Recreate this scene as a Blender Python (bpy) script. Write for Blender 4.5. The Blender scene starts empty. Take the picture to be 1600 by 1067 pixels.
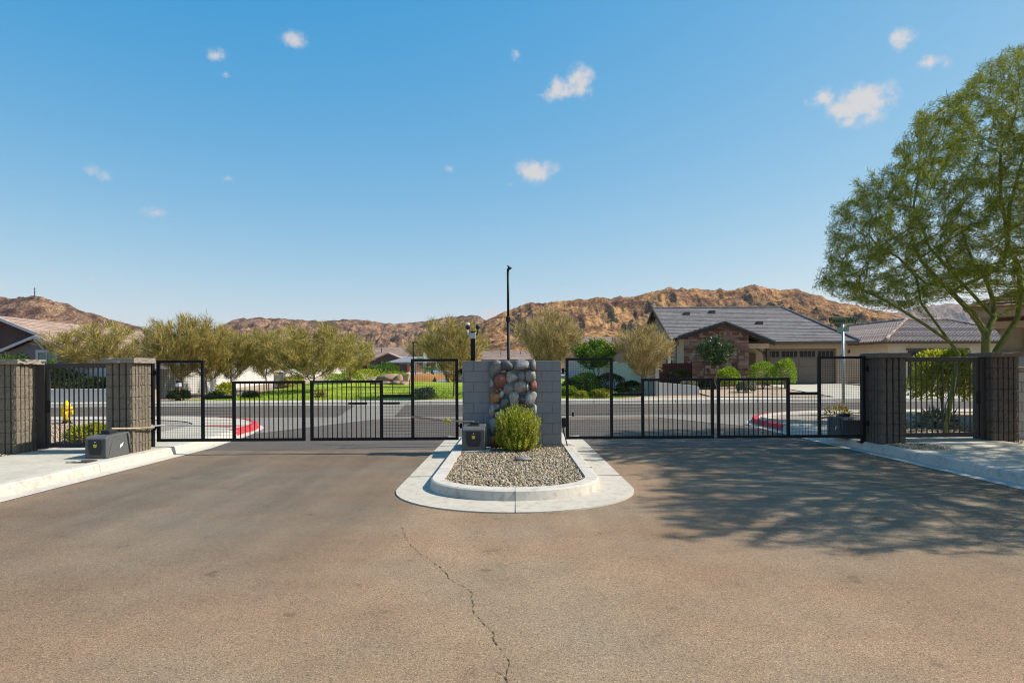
import bpy, bmesh, math, random
import numpy as np
from mathutils import Vector, Matrix
random.seed(7); np.random.seed(7)
scene = bpy.context.scene
COL = scene.collection

# ------------------------------------------------------------------ camera
F = 1067.0; H = 1.6; ROLL = 0.0063; HY = 580.0
cam_d = bpy.data.cameras.new('camera'); cam = bpy.data.objects.new('camera', cam_d); COL.objects.link(cam)
cam_d.sensor_width = 36; cam_d.lens = 24.0; cam_d.shift_y = 46.5 / 1600
cam_d.clip_start = 0.05; cam_d.clip_end = 20000
cam.matrix_world = Matrix.Translation((0, 0, H)) @ Matrix.Rotation(math.pi / 2, 4, 'X') @ Matrix.Rotation(-ROLL, 4, 'Z')
scene.camera = cam
scene.render.resolution_x = 1024; scene.render.resolution_y = 682

def unroll(x, y): return x - (y - HY) * ROLL, y + (x - 800) * ROLL
def P(x, y, Y):                     # photo pixel + distance -> point
    a, b = unroll(x, y); return Vector(((a - 800) * Y / F, Y, H - (b - HY) * Y / F))
def G(x, y, z=0.0):                 # photo pixel on a level surface
    a, b = unroll(x, y); return P(x, y, (H - z) * F / (b - HY))

# ------------------------------------------------------------------ sun, sky
SUN_A, SUN_E = math.radians(3), math.radians(44)
sv = Vector((math.cos(SUN_E) * math.cos(SUN_A), math.cos(SUN_E) * math.sin(SUN_A), math.sin(SUN_E)))
sd = bpy.data.lights.new('sun', 'SUN'); sd.energy = 5.0; sd.angle = math.radians(0.53); sd.color = (1.0, 0.93, 0.82)
sun = bpy.data.objects.new('sun', sd); COL.objects.link(sun)
sun.rotation_euler = (-sv).to_track_quat('-Z', 'Y').to_euler(); sun.location = (30, 5, 40)
world = bpy.data.worlds.new('World'); scene.world = world; world.use_nodes = True
wn, wl = world.node_tree.nodes, world.node_tree.links
wn.clear()
sky = wn.new('ShaderNodeTexSky'); sky.sky_type = 'NISHITA'; sky.sun_disc = False
sky.sun_elevation = SUN_E; sky.sun_rotation = math.pi / 2 - SUN_A
sky.altitude = 400; sky.air_density = 1.0; sky.dust_density = 0.6; sky.ozone_density = 2.2
SKY_STRENGTH = 0.115
bgn = wn.new('ShaderNodeBackground'); bgn.inputs[1].default_value = SKY_STRENGTH
won = wn.new('ShaderNodeOutputWorld')
sepc = wn.new('ShaderNodeSeparateColor'); cmbc = wn.new('ShaderNodeCombineColor'); wl.new(sky.outputs[0], sepc.inputs[0])   # the photograph's deeper, more cyan sky
rma = wn.new('ShaderNodeMath'); rma.operation = 'MULTIPLY_ADD'; wl.new(sepc.outputs[0], rma.inputs[0]); rma.inputs[1].default_value = 1.26; rma.inputs[2].default_value = -.118 / SKY_STRENGTH
rmx = wn.new('ShaderNodeMath'); rmx.operation = 'MAXIMUM'; wl.new(rma.outputs[0], rmx.inputs[0]); rmx.inputs[1].default_value = .30; wl.new(rmx.outputs[0], cmbc.inputs[0])
for ci, (ga, gb) in ((1, (.775, .74)), (2, (.64, .28))):
    pw_ = wn.new('ShaderNodeMath'); pw_.operation = 'POWER'; sc_ = wn.new('ShaderNodeMath'); sc_.operation = 'MULTIPLY'
    wl.new(sepc.outputs[ci], pw_.inputs[0]); pw_.inputs[1].default_value = gb; wl.new(pw_.outputs[0], sc_.inputs[0]); sc_.inputs[1].default_value = ga * SKY_STRENGTH ** (gb - 1); wl.new(sc_.outputs[0], cmbc.inputs[ci])
tc = wn.new('ShaderNodeTexCoord')
nz = wn.new('ShaderNodeTexNoise'); nz.inputs['Scale'].default_value = 38; nz.inputs['Detail'].default_value = 5; nz.inputs['Roughness'].default_value = 0.62
wl.new(tc.outputs['Generated'], nz.inputs['Vector'])
def wmath(op, a, b=None, clamp=False):
    n = wn.new('ShaderNodeMath'); n.operation = op; n.use_clamp = clamp
    for i, v in enumerate((a, b)):
        if v is None: continue
        if isinstance(v, (int, float)): n.inputs[i].default_value = v
        else: wl.new(v, n.inputs[i])
    return n.outputs[0]
def cloud_blob(d, rx, rz, op):      # soft small cumulus in direction d
    s = wn.new('ShaderNodeVectorMath'); s.operation = 'SUBTRACT'; wl.new(tc.outputs['Generated'], s.inputs[0]); s.inputs[1].default_value = d
    m = wn.new('ShaderNodeVectorMath'); m.operation = 'MULTIPLY'; wl.new(s.outputs[0], m.inputs[0]); m.inputs[1].default_value = (1 / rx, 1 / rx, 1 / rz)
    l = wn.new('ShaderNodeVectorMath'); l.operation = 'LENGTH'; wl.new(m.outputs[0], l.inputs[0])
    t = wmath('SUBTRACT', 1.0, l.outputs['Value'])
    t = wmath('MULTIPLY', t, op)
    return t
blobs = [  # photo x, y, half width, half height, density
 (340, 87, 20, 14, .9), (352, 116, 9, 7, .5), (461, 63, 30, 16, .75), (134, 119, 9, 6, .35), (153, 272, 30, 16, .6), (240, 332, 28, 13, .6),
 (352, 280, 18, 9, .55), (143, 435, 11, 7, .5), (192, 431, 16, 6, .35), (214, 455, 16, 10, .4), (809, 86, 26, 13, .55),
 (870, 140, 40, 22, .95), (905, 130, 32, 28, 1.05), (847, 148, 22, 10, .6), (838, 268, 40, 22, .95), (798, 288, 12, 8, .45), (705, 264, 13, 10, .4),
 (1345, 163, 58, 34, 1.25), (1287, 154, 34, 20, .8), (1330, 190, 30, 18, .8), (1258, 160, 18, 10, .45), (1408, 63, 27, 20, .9), (1452, 97, 26, 13, .75),
 (1478, 99, 14, 12, .4), (1304, 219, 9, 6, .4), (768, 491, 24, 12, 1.0), (1570, 470, 60, 30, 1.0)]
terms = []
for (x, y, a, b, o) in blobs:
    d = (P(x, y, 100.0) - Vector((0, 0, H))); L = d.length; d.normalize()
    terms.append(cloud_blob(d, 1.25 * a * 100 / F / L, 1.25 * b * 100 / F / L, o))
rc = random.Random(3)
for k in range(16):                 # the same scattered clouds go on round the rest of the sky
    az = math.radians(rc.uniform(60, 300)); el = math.radians(rc.uniform(6, 50))
    d = (math.sin(az) * math.cos(el), math.cos(az) * math.cos(el), math.sin(el)); a = rc.uniform(.015, .05)
    terms.append(cloud_blob(d, a, a * .55, rc.uniform(.5, 1)))
acc = terms[0]
for t in terms[1:]: acc = wmath('MAXIMUM', acc, t)
nn = wmath('MULTIPLY', wmath('SUBTRACT', nz.outputs['Fac'], 0.5), 2.6)
cm = wmath('ADD', acc, wmath('MULTIPLY', nn, wmath('MULTIPLY', wmath('ADD', acc, 0.35, True), 0.9)))
cm = wmath('SUBTRACT', cm, 0.12)
mr = wn.new('ShaderNodeMapRange'); mr.interpolation_type = 'SMOOTHSTEP'; wl.new(cm, mr.inputs[0])
mr.inputs[1].default_value = 0.08; mr.inputs[2].default_value = 0.8; mr.inputs[3].default_value = 0; mr.inputs[4].default_value = 0.9
mxc = wn.new('ShaderNodeMix'); mxc.data_type = 'RGBA'; wl.new(mr.outputs[0], mxc.inputs['Factor'])
wl.new(cmbc.outputs[0], mxc.inputs['A']); mxc.inputs['B'].default_value = (4.6, 4.35, 4.25, 1)
wl.new(mxc.outputs['Result'], bgn.inputs[0]); wl.new(bgn.outputs[0], won.inputs[0])
vs = scene.view_settings; vs.view_transform = 'Standard'; vs.look = 'None'; vs.exposure = 0.45; vs.gamma = 1.0; vs.use_curve_mapping = False
scene.render.engine = 'CYCLES'; scene.cycles.filter_width = 1.1

# ------------------------------------------------------------------ helpers
def tag(o, label=None, cat=None, group=None, kind=None):
    if label: o['label'] = label
    if cat: o['category'] = cat
    if group: o['group'] = group
    if kind: o['kind'] = kind
    return o
def link(name, me, mat=None, parent=None, loc=None):
    o = bpy.data.objects.new(name, me); COL.objects.link(o)
    if mat is not None and me is not None and not me.materials: me.materials.append(mat)
    if parent is not None: o.parent = parent
    if loc is not None: o.location = loc
    return o
def empty(name, loc=(0, 0, 0), rz=0):
    o = bpy.data.objects.new(name, None); COL.objects.link(o); o.location = loc; o.rotation_euler = (0, 0, rz); o.empty_display_size = .2
    return o
def fast_mesh(name, V, Fc, smooth=False):    # numpy quads/tris, all faces same size
    V = np.asarray(V, dtype=np.float32); Fc = np.asarray(Fc, dtype=np.int32)
    me = bpy.data.meshes.new(name); n, k = Fc.shape
    me.vertices.add(len(V)); me.vertices.foreach_set('co', V.ravel())
    me.loops.add(n * k); me.loops.foreach_set('vertex_index', Fc.ravel())
    me.polygons.add(n); me.polygons.foreach_set('loop_start', np.arange(n, dtype=np.int32) * k)
    me.update(calc_edges=True); me.validate()
    if smooth: me.polygons.foreach_set('use_smooth', np.ones(n, dtype=bool))
    return me
class MB:
    def __init__(s): s.v = []; s.f = []
    def box(s, x0, x1, y0, y1, z0, z1, M=None):
        b = len(s.v); vs = [Vector((x, y, z)) for z in (z0, z1) for y in (y0, y1) for x in (x0, x1)]
        if M is not None: vs = [M @ v for v in vs]
        s.v += [tuple(v) for v in vs]
        s.f += [tuple(b + i for i in q) for q in ((0, 2, 3, 1), (4, 5, 7, 6), (0, 1, 5, 4), (2, 6, 7, 3), (0, 4, 6, 2), (1, 3, 7, 5))]
        return s
    def poly(s, pts):
        b = len(s.v); s.v += [tuple(p) for p in pts]; s.f.append(tuple(range(b, b + len(pts)))); return s
    def prism(s, pts, off):          # extrude closed polygon by vector
        b = len(s.v); n = len(pts); off = Vector(off)
        s.v += [tuple(p) for p in pts] + [tuple(Vector(p) + off) for p in pts]
        s.f.append(tuple(reversed(range(b, b + n)))); s.f.append(tuple(range(b + n, b + 2 * n)))
        for i in range(n): j = (i + 1) % n; s.f.append((b + i, b + j, b + n + j, b + n + i))
        return s
    def tube(s, pts, rad, n=8, caps=True):
        b0 = len(s.v); pts = [Vector(p) for p in pts]; m = len(pts)
        rad = rad if isinstance(rad, (list, tuple)) else [rad] * m
        ref = None
        for i, p in enumerate(pts):
            d = (pts[min(i + 1, m - 1)] - pts[max(i - 1, 0)]).normalized()
            if ref is None: ref = Vector((0, 0, 1)) if abs(d.z) < .9 else Vector((1, 0, 0))
            u = (ref - d * ref.dot(d)).normalized(); w = d.cross(u); ref = u
            for k in range(n):
                a = 2 * math.pi * k / n; s.v.append(tuple(p + (u * math.cos(a) + w * math.sin(a)) * rad[i]))
        for i in range(m - 1):
            for k in range(n):
                a, c = b0 + i * n + k, b0 + i * n + (k + 1) % n; s.f.append((a, c, c + n, a + n))
        if caps: s.f.append(tuple(reversed(range(b0, b0 + n)))); s.f.append(tuple(range(b0 + (m - 1) * n, b0 + m * n)))
        return s
    def lathe(s, prof, n=16, c=(0, 0, 0)):   # (r, z) list about vertical axis
        b = len(s.v)
        for (r, z) in prof:
            for k in range(n):
                a = 2 * math.pi * k / n; s.v.append((c[0] + r * math.cos(a), c[1] + r * math.sin(a), c[2] + z))
        for i in range(len(prof) - 1):
            for k in range(n):
                p, q = b + i * n + k, b + i * n + (k + 1) % n; s.f.append((p, q, q + n, p + n))
        s.f.append(tuple(reversed(range(b, b + n)))); s.f.append(tuple(range(b + (len(prof) - 1) * n, b + len(prof) * n)))
        return s
    def mesh(s, name, smooth=False, bevel=0, seg=2):
        me = bpy.data.meshes.new(name); me.from_pydata(s.v, [], s.f); me.update()
        if bevel:
            bm = bmesh.new(); bm.from_mesh(me); bmesh.ops.bevel(bm, geom=[e for e in bm.edges if len(e.link_faces) == 2 and e.calc_face_angle(0) > .5], offset=bevel, segments=seg, affect='EDGES', profile=.5); bm.to_mesh(me); bm.free()
        if smooth:
            for p in me.polygons: p.use_smooth = True
        return me
    def build(s, name, mat, parent=None, loc=None, smooth=False, bevel=0, seg=2):
        return link(name, s.mesh(name, smooth, bevel, seg), mat, parent, loc)
def offset_path(pts, d):             # offset polyline to its left by d
    out = []
    for i, p in enumerate(pts):
        a = Vector(pts[max(i - 1, 0)]); b = Vector(pts[min(i + 1, len(pts) - 1)])
        t1 = (Vector(p) - a).normalized() if i else (b - Vector(p)).normalized()
        t2 = (b - Vector(p)).normalized() if i < len(pts) - 1 else t1
        n1 = Vector((-t1.y, t1.x)); n2 = Vector((-t2.y, t2.x)); n = (n1 + n2).normalized(); k = max(.5, n.dot(n1))
        out.append((p[0] + n.x * d / k, p[1] + n.y * d / k))
    return out
def resample(pts, step):
    out = [Vector(pts[0])]
    for a, b in zip(pts, pts[1:]):
        a, b = Vector(a), Vector(b); n = max(1, int((b - a).length / step)); out += [a.lerp(b, (k + 1) / n) for k in range(n)]
    return [tuple(p) for p in out]

# ------------------------------------------------------------------ materials
def M_new(name, rough=.8, spec=.3):
    m = bpy.data.materials.new(name); m.use_nodes = True; n = m.node_tree.nodes; b = n['Principled BSDF']
    b.inputs['Roughness'].default_value = rough; b.inputs['Specular IOR Level'].default_value = spec
    return m, n, m.node_tree.links, b
def ramp(n, l, src, stops):
    r = n.new('ShaderNodeValToRGB'); el = r.color_ramp.elements
    while len(el) < len(stops): el.new(.5)
    for e, (p, c) in zip(el, stops): e.position = p; e.color = (*c, 1)
    l.new(src, r.inputs[0]); return r.outputs[0]
def noise(n, l, scale, detail=4, rough=.6, vec=None, dim=None):
    t = n.new('ShaderNodeTexNoise'); t.inputs['Scale'].default_value = scale; t.inputs['Detail'].default_value = detail; t.inputs['Roughness'].default_value = rough
    if vec is None: vec = coord(n)
    l.new(vec, t.inputs['Vector']); return t.outputs['Fac']
def coord(n, kind='Object'):
    c = n.get('TCO') or n.new('ShaderNodeTexCoord'); c.name = 'TCO'; return c.outputs[kind]
def mixc(n, l, fac, a, b, mode='MIX'):
    m = n.new('ShaderNodeMix'); m.data_type = 'RGBA'; m.blend_type = mode
    for key, v in (('Factor', fac), ('A', a), ('B', b)):
        if isinstance(v, (int, float)): m.inputs[key].default_value = v
        elif isinstance(v, tuple): m.inputs[key].default_value = (*v, 1)
        else: l.new(v, m.inputs[key])
    return m.outputs['Result']
def bump(n, l, b, h, strength=.4, dist=.01):
    u = n.new('ShaderNodeBump'); u.inputs['Strength'].default_value = strength; u.inputs['Distance'].default_value = dist
    l.new(h, u.inputs['Height']); l.new(u.outputs[0], b.inputs['Normal'])
def simple(name, col, rough=.7, var=.18, scale=6, bscale=60, bstr=.25, bdist=.004, metal=0, spec=.3, world_space=False):
    m, n, l, b = M_new(name, rough, spec); b.inputs['Metallic'].default_value = metal
    vec = coord(n)
    if world_space:
        g = n.new('ShaderNodeNewGeometry'); vec = g.outputs['Position']
    f = noise(n, l, scale, 5, .65, vec)
    lo = tuple(max(0, c * (1 - var)) for c in col); hi = tuple(min(1, c * (1 + var)) for c in col)
    l.new(ramp(n, l, f, [(.3, lo), (.7, hi)]), b.inputs['Base Color'])
    if bstr: bump(n, l, b, noise(n, l, bscale, 3, .6, vec), bstr, bdist)
    return m
MAT = {}
def mk_asphalt(name, c0, c1, grey, tracks):
    m, n, l, b = M_new(name, .85, .25)
    g = n.new('ShaderNodeNewGeometry'); pos = g.outputs['Position']
    def cells(scale, stops):
        v = n.new('ShaderNodeTexVoronoi'); v.inputs['Scale'].default_value = scale; l.new(pos, v.inputs['Vector']); s_ = n.new('ShaderNodeSeparateColor'); l.new(v.outputs['Color'], s_.inputs[0])
        return ramp(n, l, s_.outputs[0], stops), v.outputs['Distance']
    big = noise(n, l, .28, 4, .6, pos); med = noise(n, l, 1.6, 4, .6, pos); fine = noise(n, l, 95, 2, .7, pos)
    base = ramp(n, l, big, [(.3, c0), (.72, c1)])
    base = mixc(n, l, maprange(n, l, noise(n, l, .35, 3, .6, pos), .42, .65), base, grey)
    base = mixc(n, l, .8, base, ramp(n, l, med, [(.3, (.86, .86, .86)), (.7, (1.1, 1.1, 1.1))]), 'MULTIPLY')
    ag, d1 = cells(135, [(0, (.40, .39, .38)), (.2, (.84, .83, .82)), (.6, (1.02, 1.01, 1.0)), (.9, (1.15, 1.14, 1.12)), (1, (1.7, 1.65, 1.55))])
    ag2, d2 = cells(330, [(0, (.45, .44, .43)), (.3, (.9, .9, .9)), (.7, (1.08, 1.08, 1.08)), (1, (1.55, 1.52, 1.46))])
    col = mixc(n, l, .9, base, ag, 'MULTIPLY'); col = mixc(n, l, .75, col, ag2, 'MULTIPLY')
    col = mixc(n, l, .8, col, ramp(n, l, noise(n, l, 3.2, 3, .55, pos), [(.27, (.62, .62, .63)), (.34, (1, 1, 1))]), 'MULTIPLY')
    if tracks:                       # oiled, polished wheel paths in the entry lane
        sx = n.new('ShaderNodeSeparateXYZ'); l.new(pos, sx.inputs[0])
        w = n.new('ShaderNodeMath'); w.operation = 'ADD'; l.new(sx.outputs[0], w.inputs[0])
        wn_ = n.new('ShaderNodeMath'); wn_.operation = 'MULTIPLY'; l.new(noise(n, l, .25, 2, .5, pos), wn_.inputs[0]); wn_.inputs[1].default_value = 1.6
        l.new(wn_.outputs[0], w.inputs[1])
        tr = ramp(n, l, maprange(n, l, w.outputs[0], -6.6, 6.6), [(.05, (1, 1, 1)), (.13, (.62, .68, .76)), (.20, (.56, .62, .70)), (.26, (.66, .71, .78)), (.34, (.56, .62, .70)), (.42, (.70, .75, .80)), (.50, (1, 1, 1)), (.68, (1, 1, 1)), (.77, (.84, .87, .9)), (.93, (.80, .84, .88))])
        yy = maprange(n, l, sx.outputs[1], 3.0, 8.5)
        mp = n.new('ShaderNodeMapping'); mp.inputs['Scale'].default_value = (1.5, .09, 1); l.new(pos, mp.inputs['Vector'])
        tr = mixc(n, l, 1.0, tr, ramp(n, l, noise(n, l, 1.0, 4, .6, mp.outputs[0]), [(.32, (.80, .80, .80)), (.68, (1.14, 1.12, 1.1))]), 'MULTIPLY')
        col = mixc(n, l, yy, col, mixc(n, l, 1.0, col, tr, 'MULTIPLY'))
    l.new(col, b.inputs['Base Color']); bump(n, l, b, d1, .35, .004)
    return m
def maprange(n, l, v, a, b_, c=0, d=1):
    r = n.new('ShaderNodeMapRange'); l.new(v, r.inputs[0])
    for i, x in enumerate((a, b_, c, d)): r.inputs[i + 1].default_value = x
    return r.outputs[0]
MAT['asphalt'] = mk_asphalt('asphalt', (.226, .148, .088), (.310, .210, .130), (.252, .194, .130), True)
MAT['street'] = mk_asphalt('street_asphalt', (.088, .075, .060), (.120, .102, .082), (.108, .094, .078), False)
def mk_concrete(name, c, var=.12, stain=.25):
    m, n, l, b = M_new(name, .85, .25); g = n.new('ShaderNodeNewGeometry'); pos = g.outputs['Position']
    f = noise(n, l, 1.3, 6, .7, pos); s = noise(n, l, 9, 5, .7, pos); fi = noise(n, l, 150, 2, .6, pos)
    col = ramp(n, l, f, [(.3, tuple(x * (1 - var) for x in c)), (.7, tuple(min(1, x * (1 + var)) for x in c))])
    st = ramp(n, l, s, [(.25, (1 - stain, 1 - stain, 1 - stain * 1.1)), (.5, (1, 1, 1))])
    col = mixc(n, l, 1, col, st, 'MULTIPLY'); col = mixc(n, l, .5, col, ramp(n, l, fi, [(.3, (.8, .8, .8)), (.7, (1.15, 1.15, 1.15))]), 'MULTIPLY')
    l.new(col, b.inputs['Base Color']); bump(n, l, b, fi, .3, .003); return m
MAT['concrete'] = mk_concrete('concrete', (.47, .43, .345))
MAT['kerb'] = mk_concrete('kerb_concrete', (.52, .475, .405), .10, .38)
MAT['pad'] = mk_concrete('pad_concrete', (.48, .43, .35), .1, .34)
MAT['valley'] = mk_concrete('valley_concrete', (.205, .186, .155))
MAT['cmu'] = mk_concrete('painted_block', (.225, .222, .22), .08, .14)
MAT['mortar'] = simple('mortar', (.16, .155, .15), .95)
MAT['fluted'] = mk_concrete('fluted_block', (.178, .15, .112), .16, .3)
MAT['cap'] = mk_concrete('cap_block', (.25, .222, .178), .2, .35)
MAT['fluted_shaded'] = mk_concrete('fluted_block_shaded', (.128, .100, .076), .16, .3)  # darker copy of the tan block, with the tree's shade put into its colour
MAT['cap_shaded'] = mk_concrete('cap_block_shaded', (.155, .128, .102), .2, .35)  # cap tone darkened likewise for the shaded pillars
MAT['black'] = simple('black_steel', (.010, .010, .012), .5, .2, 8, 120, .08, .001, 0, .22)
MAT['brownsteel'] = simple('brown_steel', (.045, .036, .033), .5, .15, 6, 120, .08, .001, 0, .4)
MAT['galv'] = simple('galvanised', (.42, .45, .47), .45, .15, 14, 80, .1, .001, .6, .5)
MAT['rod'] = simple('zinc_rod', (.40, .33, .22), .45, .25, 12, 80, .1, .001, .4, .5)
MAT['rodpink'] = simple('faded_paint_rod', (.46, .26, .19), .55, .2, 12)
MAT['brass'] = simple('yellow_zinc', (.55, .42, .06), .4, .2, 20, 80, .1, .001, .3, .5)
MAT['opgrey'] = simple('operator_grey', (.092, .096, .095), .55, .1, 10, 250, .15, .001)
MAT['opdark'] = simple('operator_dark', (.028, .03, .033), .5, .15, 10, 250, .15, .001)
MAT['yellow'] = simple('logo_yellow', (.75, .62, .02), .5, .05, 5, 50, 0)
MAT['white'] = simple('white_mark', (.78, .78, .78), .5, .05, 5, 50, 0)
MAT['hydrant'] = simple('hydrant_yellow', (.80, .52, .01), .4, .1, 10, 80, .1, .002)
MAT['redpaint'] = simple('red_kerb_paint', (.52, .035, .045), .6, .25, 9, 150, .2, .002, world_space=True)
MAT['brickpad'] = simple('domed_pad', (.36, .17, .13), .8, .2, 12, 90, .5, .004, world_space=True)
MAT['dark'] = simple('dark_opening', (.012, .012, .014), .6, .1, 4, 50, 0)
def mk_islandcol(name, stops, rough=.85, bscale=40, bstr=.4):
    m, n, l, b = M_new(name, rough, .25); g = n.new('ShaderNodeNewGeometry')
    c = ramp(n, l, g.outputs['Random Per Island'], stops); f = noise(n, l, 25, 4)
    l.new(mixc(n, l, .6, c, ramp(n, l, f, [(.3, (.7, .7, .7)), (.7, (1.2, 1.2, 1.2))]), 'MULTIPLY'), b.inputs['Base Color'])
    bump(n, l, b, noise(n, l, bscale, 3), bstr, .004); return m
MAT['pebble'] = mk_islandcol('pebbles', [(0, (.15, .11, .07)), (.3, (.29, .225, .14)), (.6, (.40, .32, .205)), (.85, (.48, .41, .30)), (1, (.20, .155, .11))])
MAT['tanpebble'] = mk_islandcol('tan_gravel', [(0, (.24, .16, .10)), (.4, (.40, .29, .19)), (.75, (.50, .38, .26)), (1, (.30, .22, .16))])
MAT['gravelbed'] = simple('gravel_bed', (.33, .28, .22), .95, .35, 60, 90, .9, .01, world_space=True)
MAT['soil'] = simple('desert_soil', (.36, .27, .19), .95, .25, .8, 30, .6, .01, world_space=True)
MAT['lawn'] = None
# ------------------------------------------------------------------ ground, road, kerbs, pavements
def gz(X, Y):                        # lots beyond the cross street climb gently
    if Y < 34: return .15
    return .16 + .0215 * max(0, min(Y, 97) - 36)
MAT['farsoil'] = simple('far_desert_floor', (.36, .25, .16), .95, .35, .05, 1.5, .6, .3, world_space=True)
tag(MB().poly([(-6000, -300, -.06), (6000, -300, -.06), (6000, 9000, -.06), (-6000, 9000, -.06)]).build('ground', MAT['farsoil']), kind='structure')
road = MB().poly([(-30, -9, 0), (30, -9, 0), (30, 24.4, 0), (-30, 24.4, 0)]).build('road', MAT['asphalt']); tag(road, kind='structure')
tag(MB().poly([(-6.9, 14.1, .003), (6.9, 14.1, .003), (9.5, 22.5, .003), (-9.5, 22.5, .003)]).build('inner_road', MAT['street']), kind='structure')
tag(MB().poly([(-120, 22, -.004), (120, 22, -.004), (120, 34.2, -.004), (-120, 34.2, -.004)]).build('cross_street', MAT['street']), kind='structure')
# crack in the asphalt, an uneven open seam
MAT['crack'] = simple('crack_fill', (.105, .075, .046), .95, .3, 30, 90, .5, .004, world_space=True)
def crack(pts, w0, seed):
    r = random.Random(seed); mb = MB(); q = [G(500 + x / 2.667, 760 + y / 2.667) for x, y in pts]; L = []
    for a, b in zip(q, q[1:]):
        n = max(2, int((b - a).length / .025))
        for k in range(n): L.append(a.lerp(b, k / n))
    W = [w0 * r.choice((.05, .1, .3, .6, 1, 1.3, .2)) for _ in L]; xo = 0
    Lf, Rt = [], []
    for p, w in zip(L, W):
        xo = xo * .8 + r.uniform(-.008, .011); Lf.append((p.x + xo - w, p.y, .004)); Rt.append((p.x + xo + w, p.y, .004))
    for i in range(len(L) - 1): mb.poly([Lf[i], Rt[i], Rt[i + 1], Lf[i + 1]])
    mb.build('crack', MAT['crack'], road)
crack([(330, 150), (345, 195), (360, 225), (395, 262), (430, 290), (470, 318), (500, 345), (550, 390), (610, 425), (630, 460), (632, 510), (655, 548), (690, 575), (712, 610), (730, 640), (752, 672), (780, 700), (788, 722), (782, 745), (768, 775), (775, 819), (810, 900)], .0036, 1)
crack([(690, 715), (715, 745), (740, 780), (775, 819)], .003, 2)
# concrete valley gutter across the mouth of the entrance, and the apron to the storm drain
mb = MB(); mb.poly([(-9.2, 22.9, .007), (9.2, 23.4, .007), (9.2, 24.6, .007), (-9.2, 24.1, .007)]); mb.build('valley_gutter', MAT['valley'], road)
mb = MB(); mb.poly([(-9.9, 23.5, .011), (-6.7, 17.9, .011), (-5.2, 21.5, .011), (-4.6, 22.93, .011)]); mb.build('spandrel', MAT['valley'], road)
mb = MB(); mb.poly([(6.75, 18.9, .011), (9.9, 24.4, .011), (4.8, 23.3, .011), (5.4, 22.0, .011)]); mb.build('spandrel', MAT['valley'], road)
mb = MB(); mb.poly([(-6.2, 24.12, .004), (-4.2, 24.2, .004), (-5.2, 33.1, .004), (-7.6, 33.1, .004)]); mb.build('apron', MAT['valley'], road)

def arc(cx, cy, r, a0, a1, n=22): return [(cx + r * math.cos(math.radians(a0 + (a1 - a0) * k / n)), cy + r * math.sin(math.radians(a0 + (a1 - a0) * k / n))) for k in range(n + 1)]
PL = [(-6.40, -9), (-6.40, 14.5), (-6.62, 16.6)] + arc(-12.3, 18, 5.5, 0, 90) + [(-120, 23.5)]
PR = [(6.68, -9), (6.70, 14.5), (6.74, 17)] + arc(12.3, 19.2, 5.5, 180, 90) + [(120, 24.7)]
KPROF = [(0, .007), (.23, .016), (.262, .14), (.285, .158), (.42, .163), (.42, .02)]
def kerb(name, path, sgn, gap_every, y_lim):
    root = tag(empty(name), kind='structure')
    p = resample(path, .5); lines = [offset_path(p, sgn * d) for d, z in KPROF]
    i = 0; seg = gap_every
    while i < len(p) - 1:
        j = min(len(p) - 1, i + (seg if abs(p[i][0]) < 25 else 60)); mb = MB()
        for k in range(i, j):
            for a in range(len(KPROF) - 1):
                q = []
                for (idx, aa) in ((k, a), (k + 1, a), (k + 1, a + 1), (k, a + 1)):
                    x, y = lines[aa][idx]
                    if idx == j and j < len(p) - 1:
                        x0, y0 = lines[aa][idx - 1]; t = .006 / max(.1, math.hypot(x - x0, y - y0)); x, y = x + (x0 - x) * t, y + (y0 - y) * t
                    q.append((x, y, KPROF[aa][1]))
                mb.poly(q if sgn > 0 else q[::-1])
        for e in (i, j):
            mb.poly([(lines[a][e][0], lines[a][e][1], KPROF[a][1]) for a in range(len(KPROF))])
        mb.build('kerb_segment', MAT['kerb'], root); i = j
    return root
kl = kerb('kerb_left', PL, 1, 8, 0); kr = kerb('kerb_right', PR, -1, 8, 0)
def red_paint(path, sgn, parent):
    prof = [(.252, .10), (.268, .146), (.288, .1625), (.425, .168)]; prof = [(.228, .03)] + prof
    mb = MB(); L = [offset_path(path, sgn * (d - (.006 if z < .15 else 0))) for d, z in prof]
    for k in range(len(path) - 1):
        for a in range(len(prof) - 1):
            mb.poly([(*L[a][k], prof[a][1]), (*L[a][k + 1], prof[a][1]), (*L[a + 1][k + 1], prof[a + 1][1]), (*L[a + 1][k], prof[a + 1][1])])
    mb.build('red_paint', MAT['redpaint'], parent)
red_paint([(-6.70, 17.2)] + arc(-12.3, 18, 5.5, 0, 66), 1, kl); red_paint([(6.755, 17.7), (6.78, 18.5)] + arc(12.3, 19.2, 5.5, 180, 112), -1, kr)

def fill_side(path, sgn, mat, name, z, d, xlim):
    o = offset_path(resample(path, 1.0), sgn * d); pts = [(x, y) for x, y in o]
    mb = MB(); pts3 = [(x, y, z) for x, y in pts] + [(sgn * -xlim, -9, z)]
    mb.poly(pts3 if sgn > 0 else pts3[::-1]); return mb.build(name, mat)
tag(fill_side(PL, 1, MAT['gravelbed'], 'verge_left', .135, .42, 120), kind='structure'); tag(fill_side(PR, -1, MAT['soil'], 'verge_right', .135, .42, 120), kind='structure')
def strip(path, sgn, d0, d1, z, name, mat, lo, hi, parent=None):
    p = resample(path, .5); A = offset_path(p, sgn * d0); B = offset_path(p, sgn * d1); mb = MB()
    for k in range(lo, min(hi, len(p) - 1)):
        q = [(*A[k], z), (*A[k + 1], z), (*B[k + 1], z), (*B[k], z)]; mb.poly(q if sgn < 0 else q[::-1])
    return mb.build(name, mat, parent)
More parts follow.
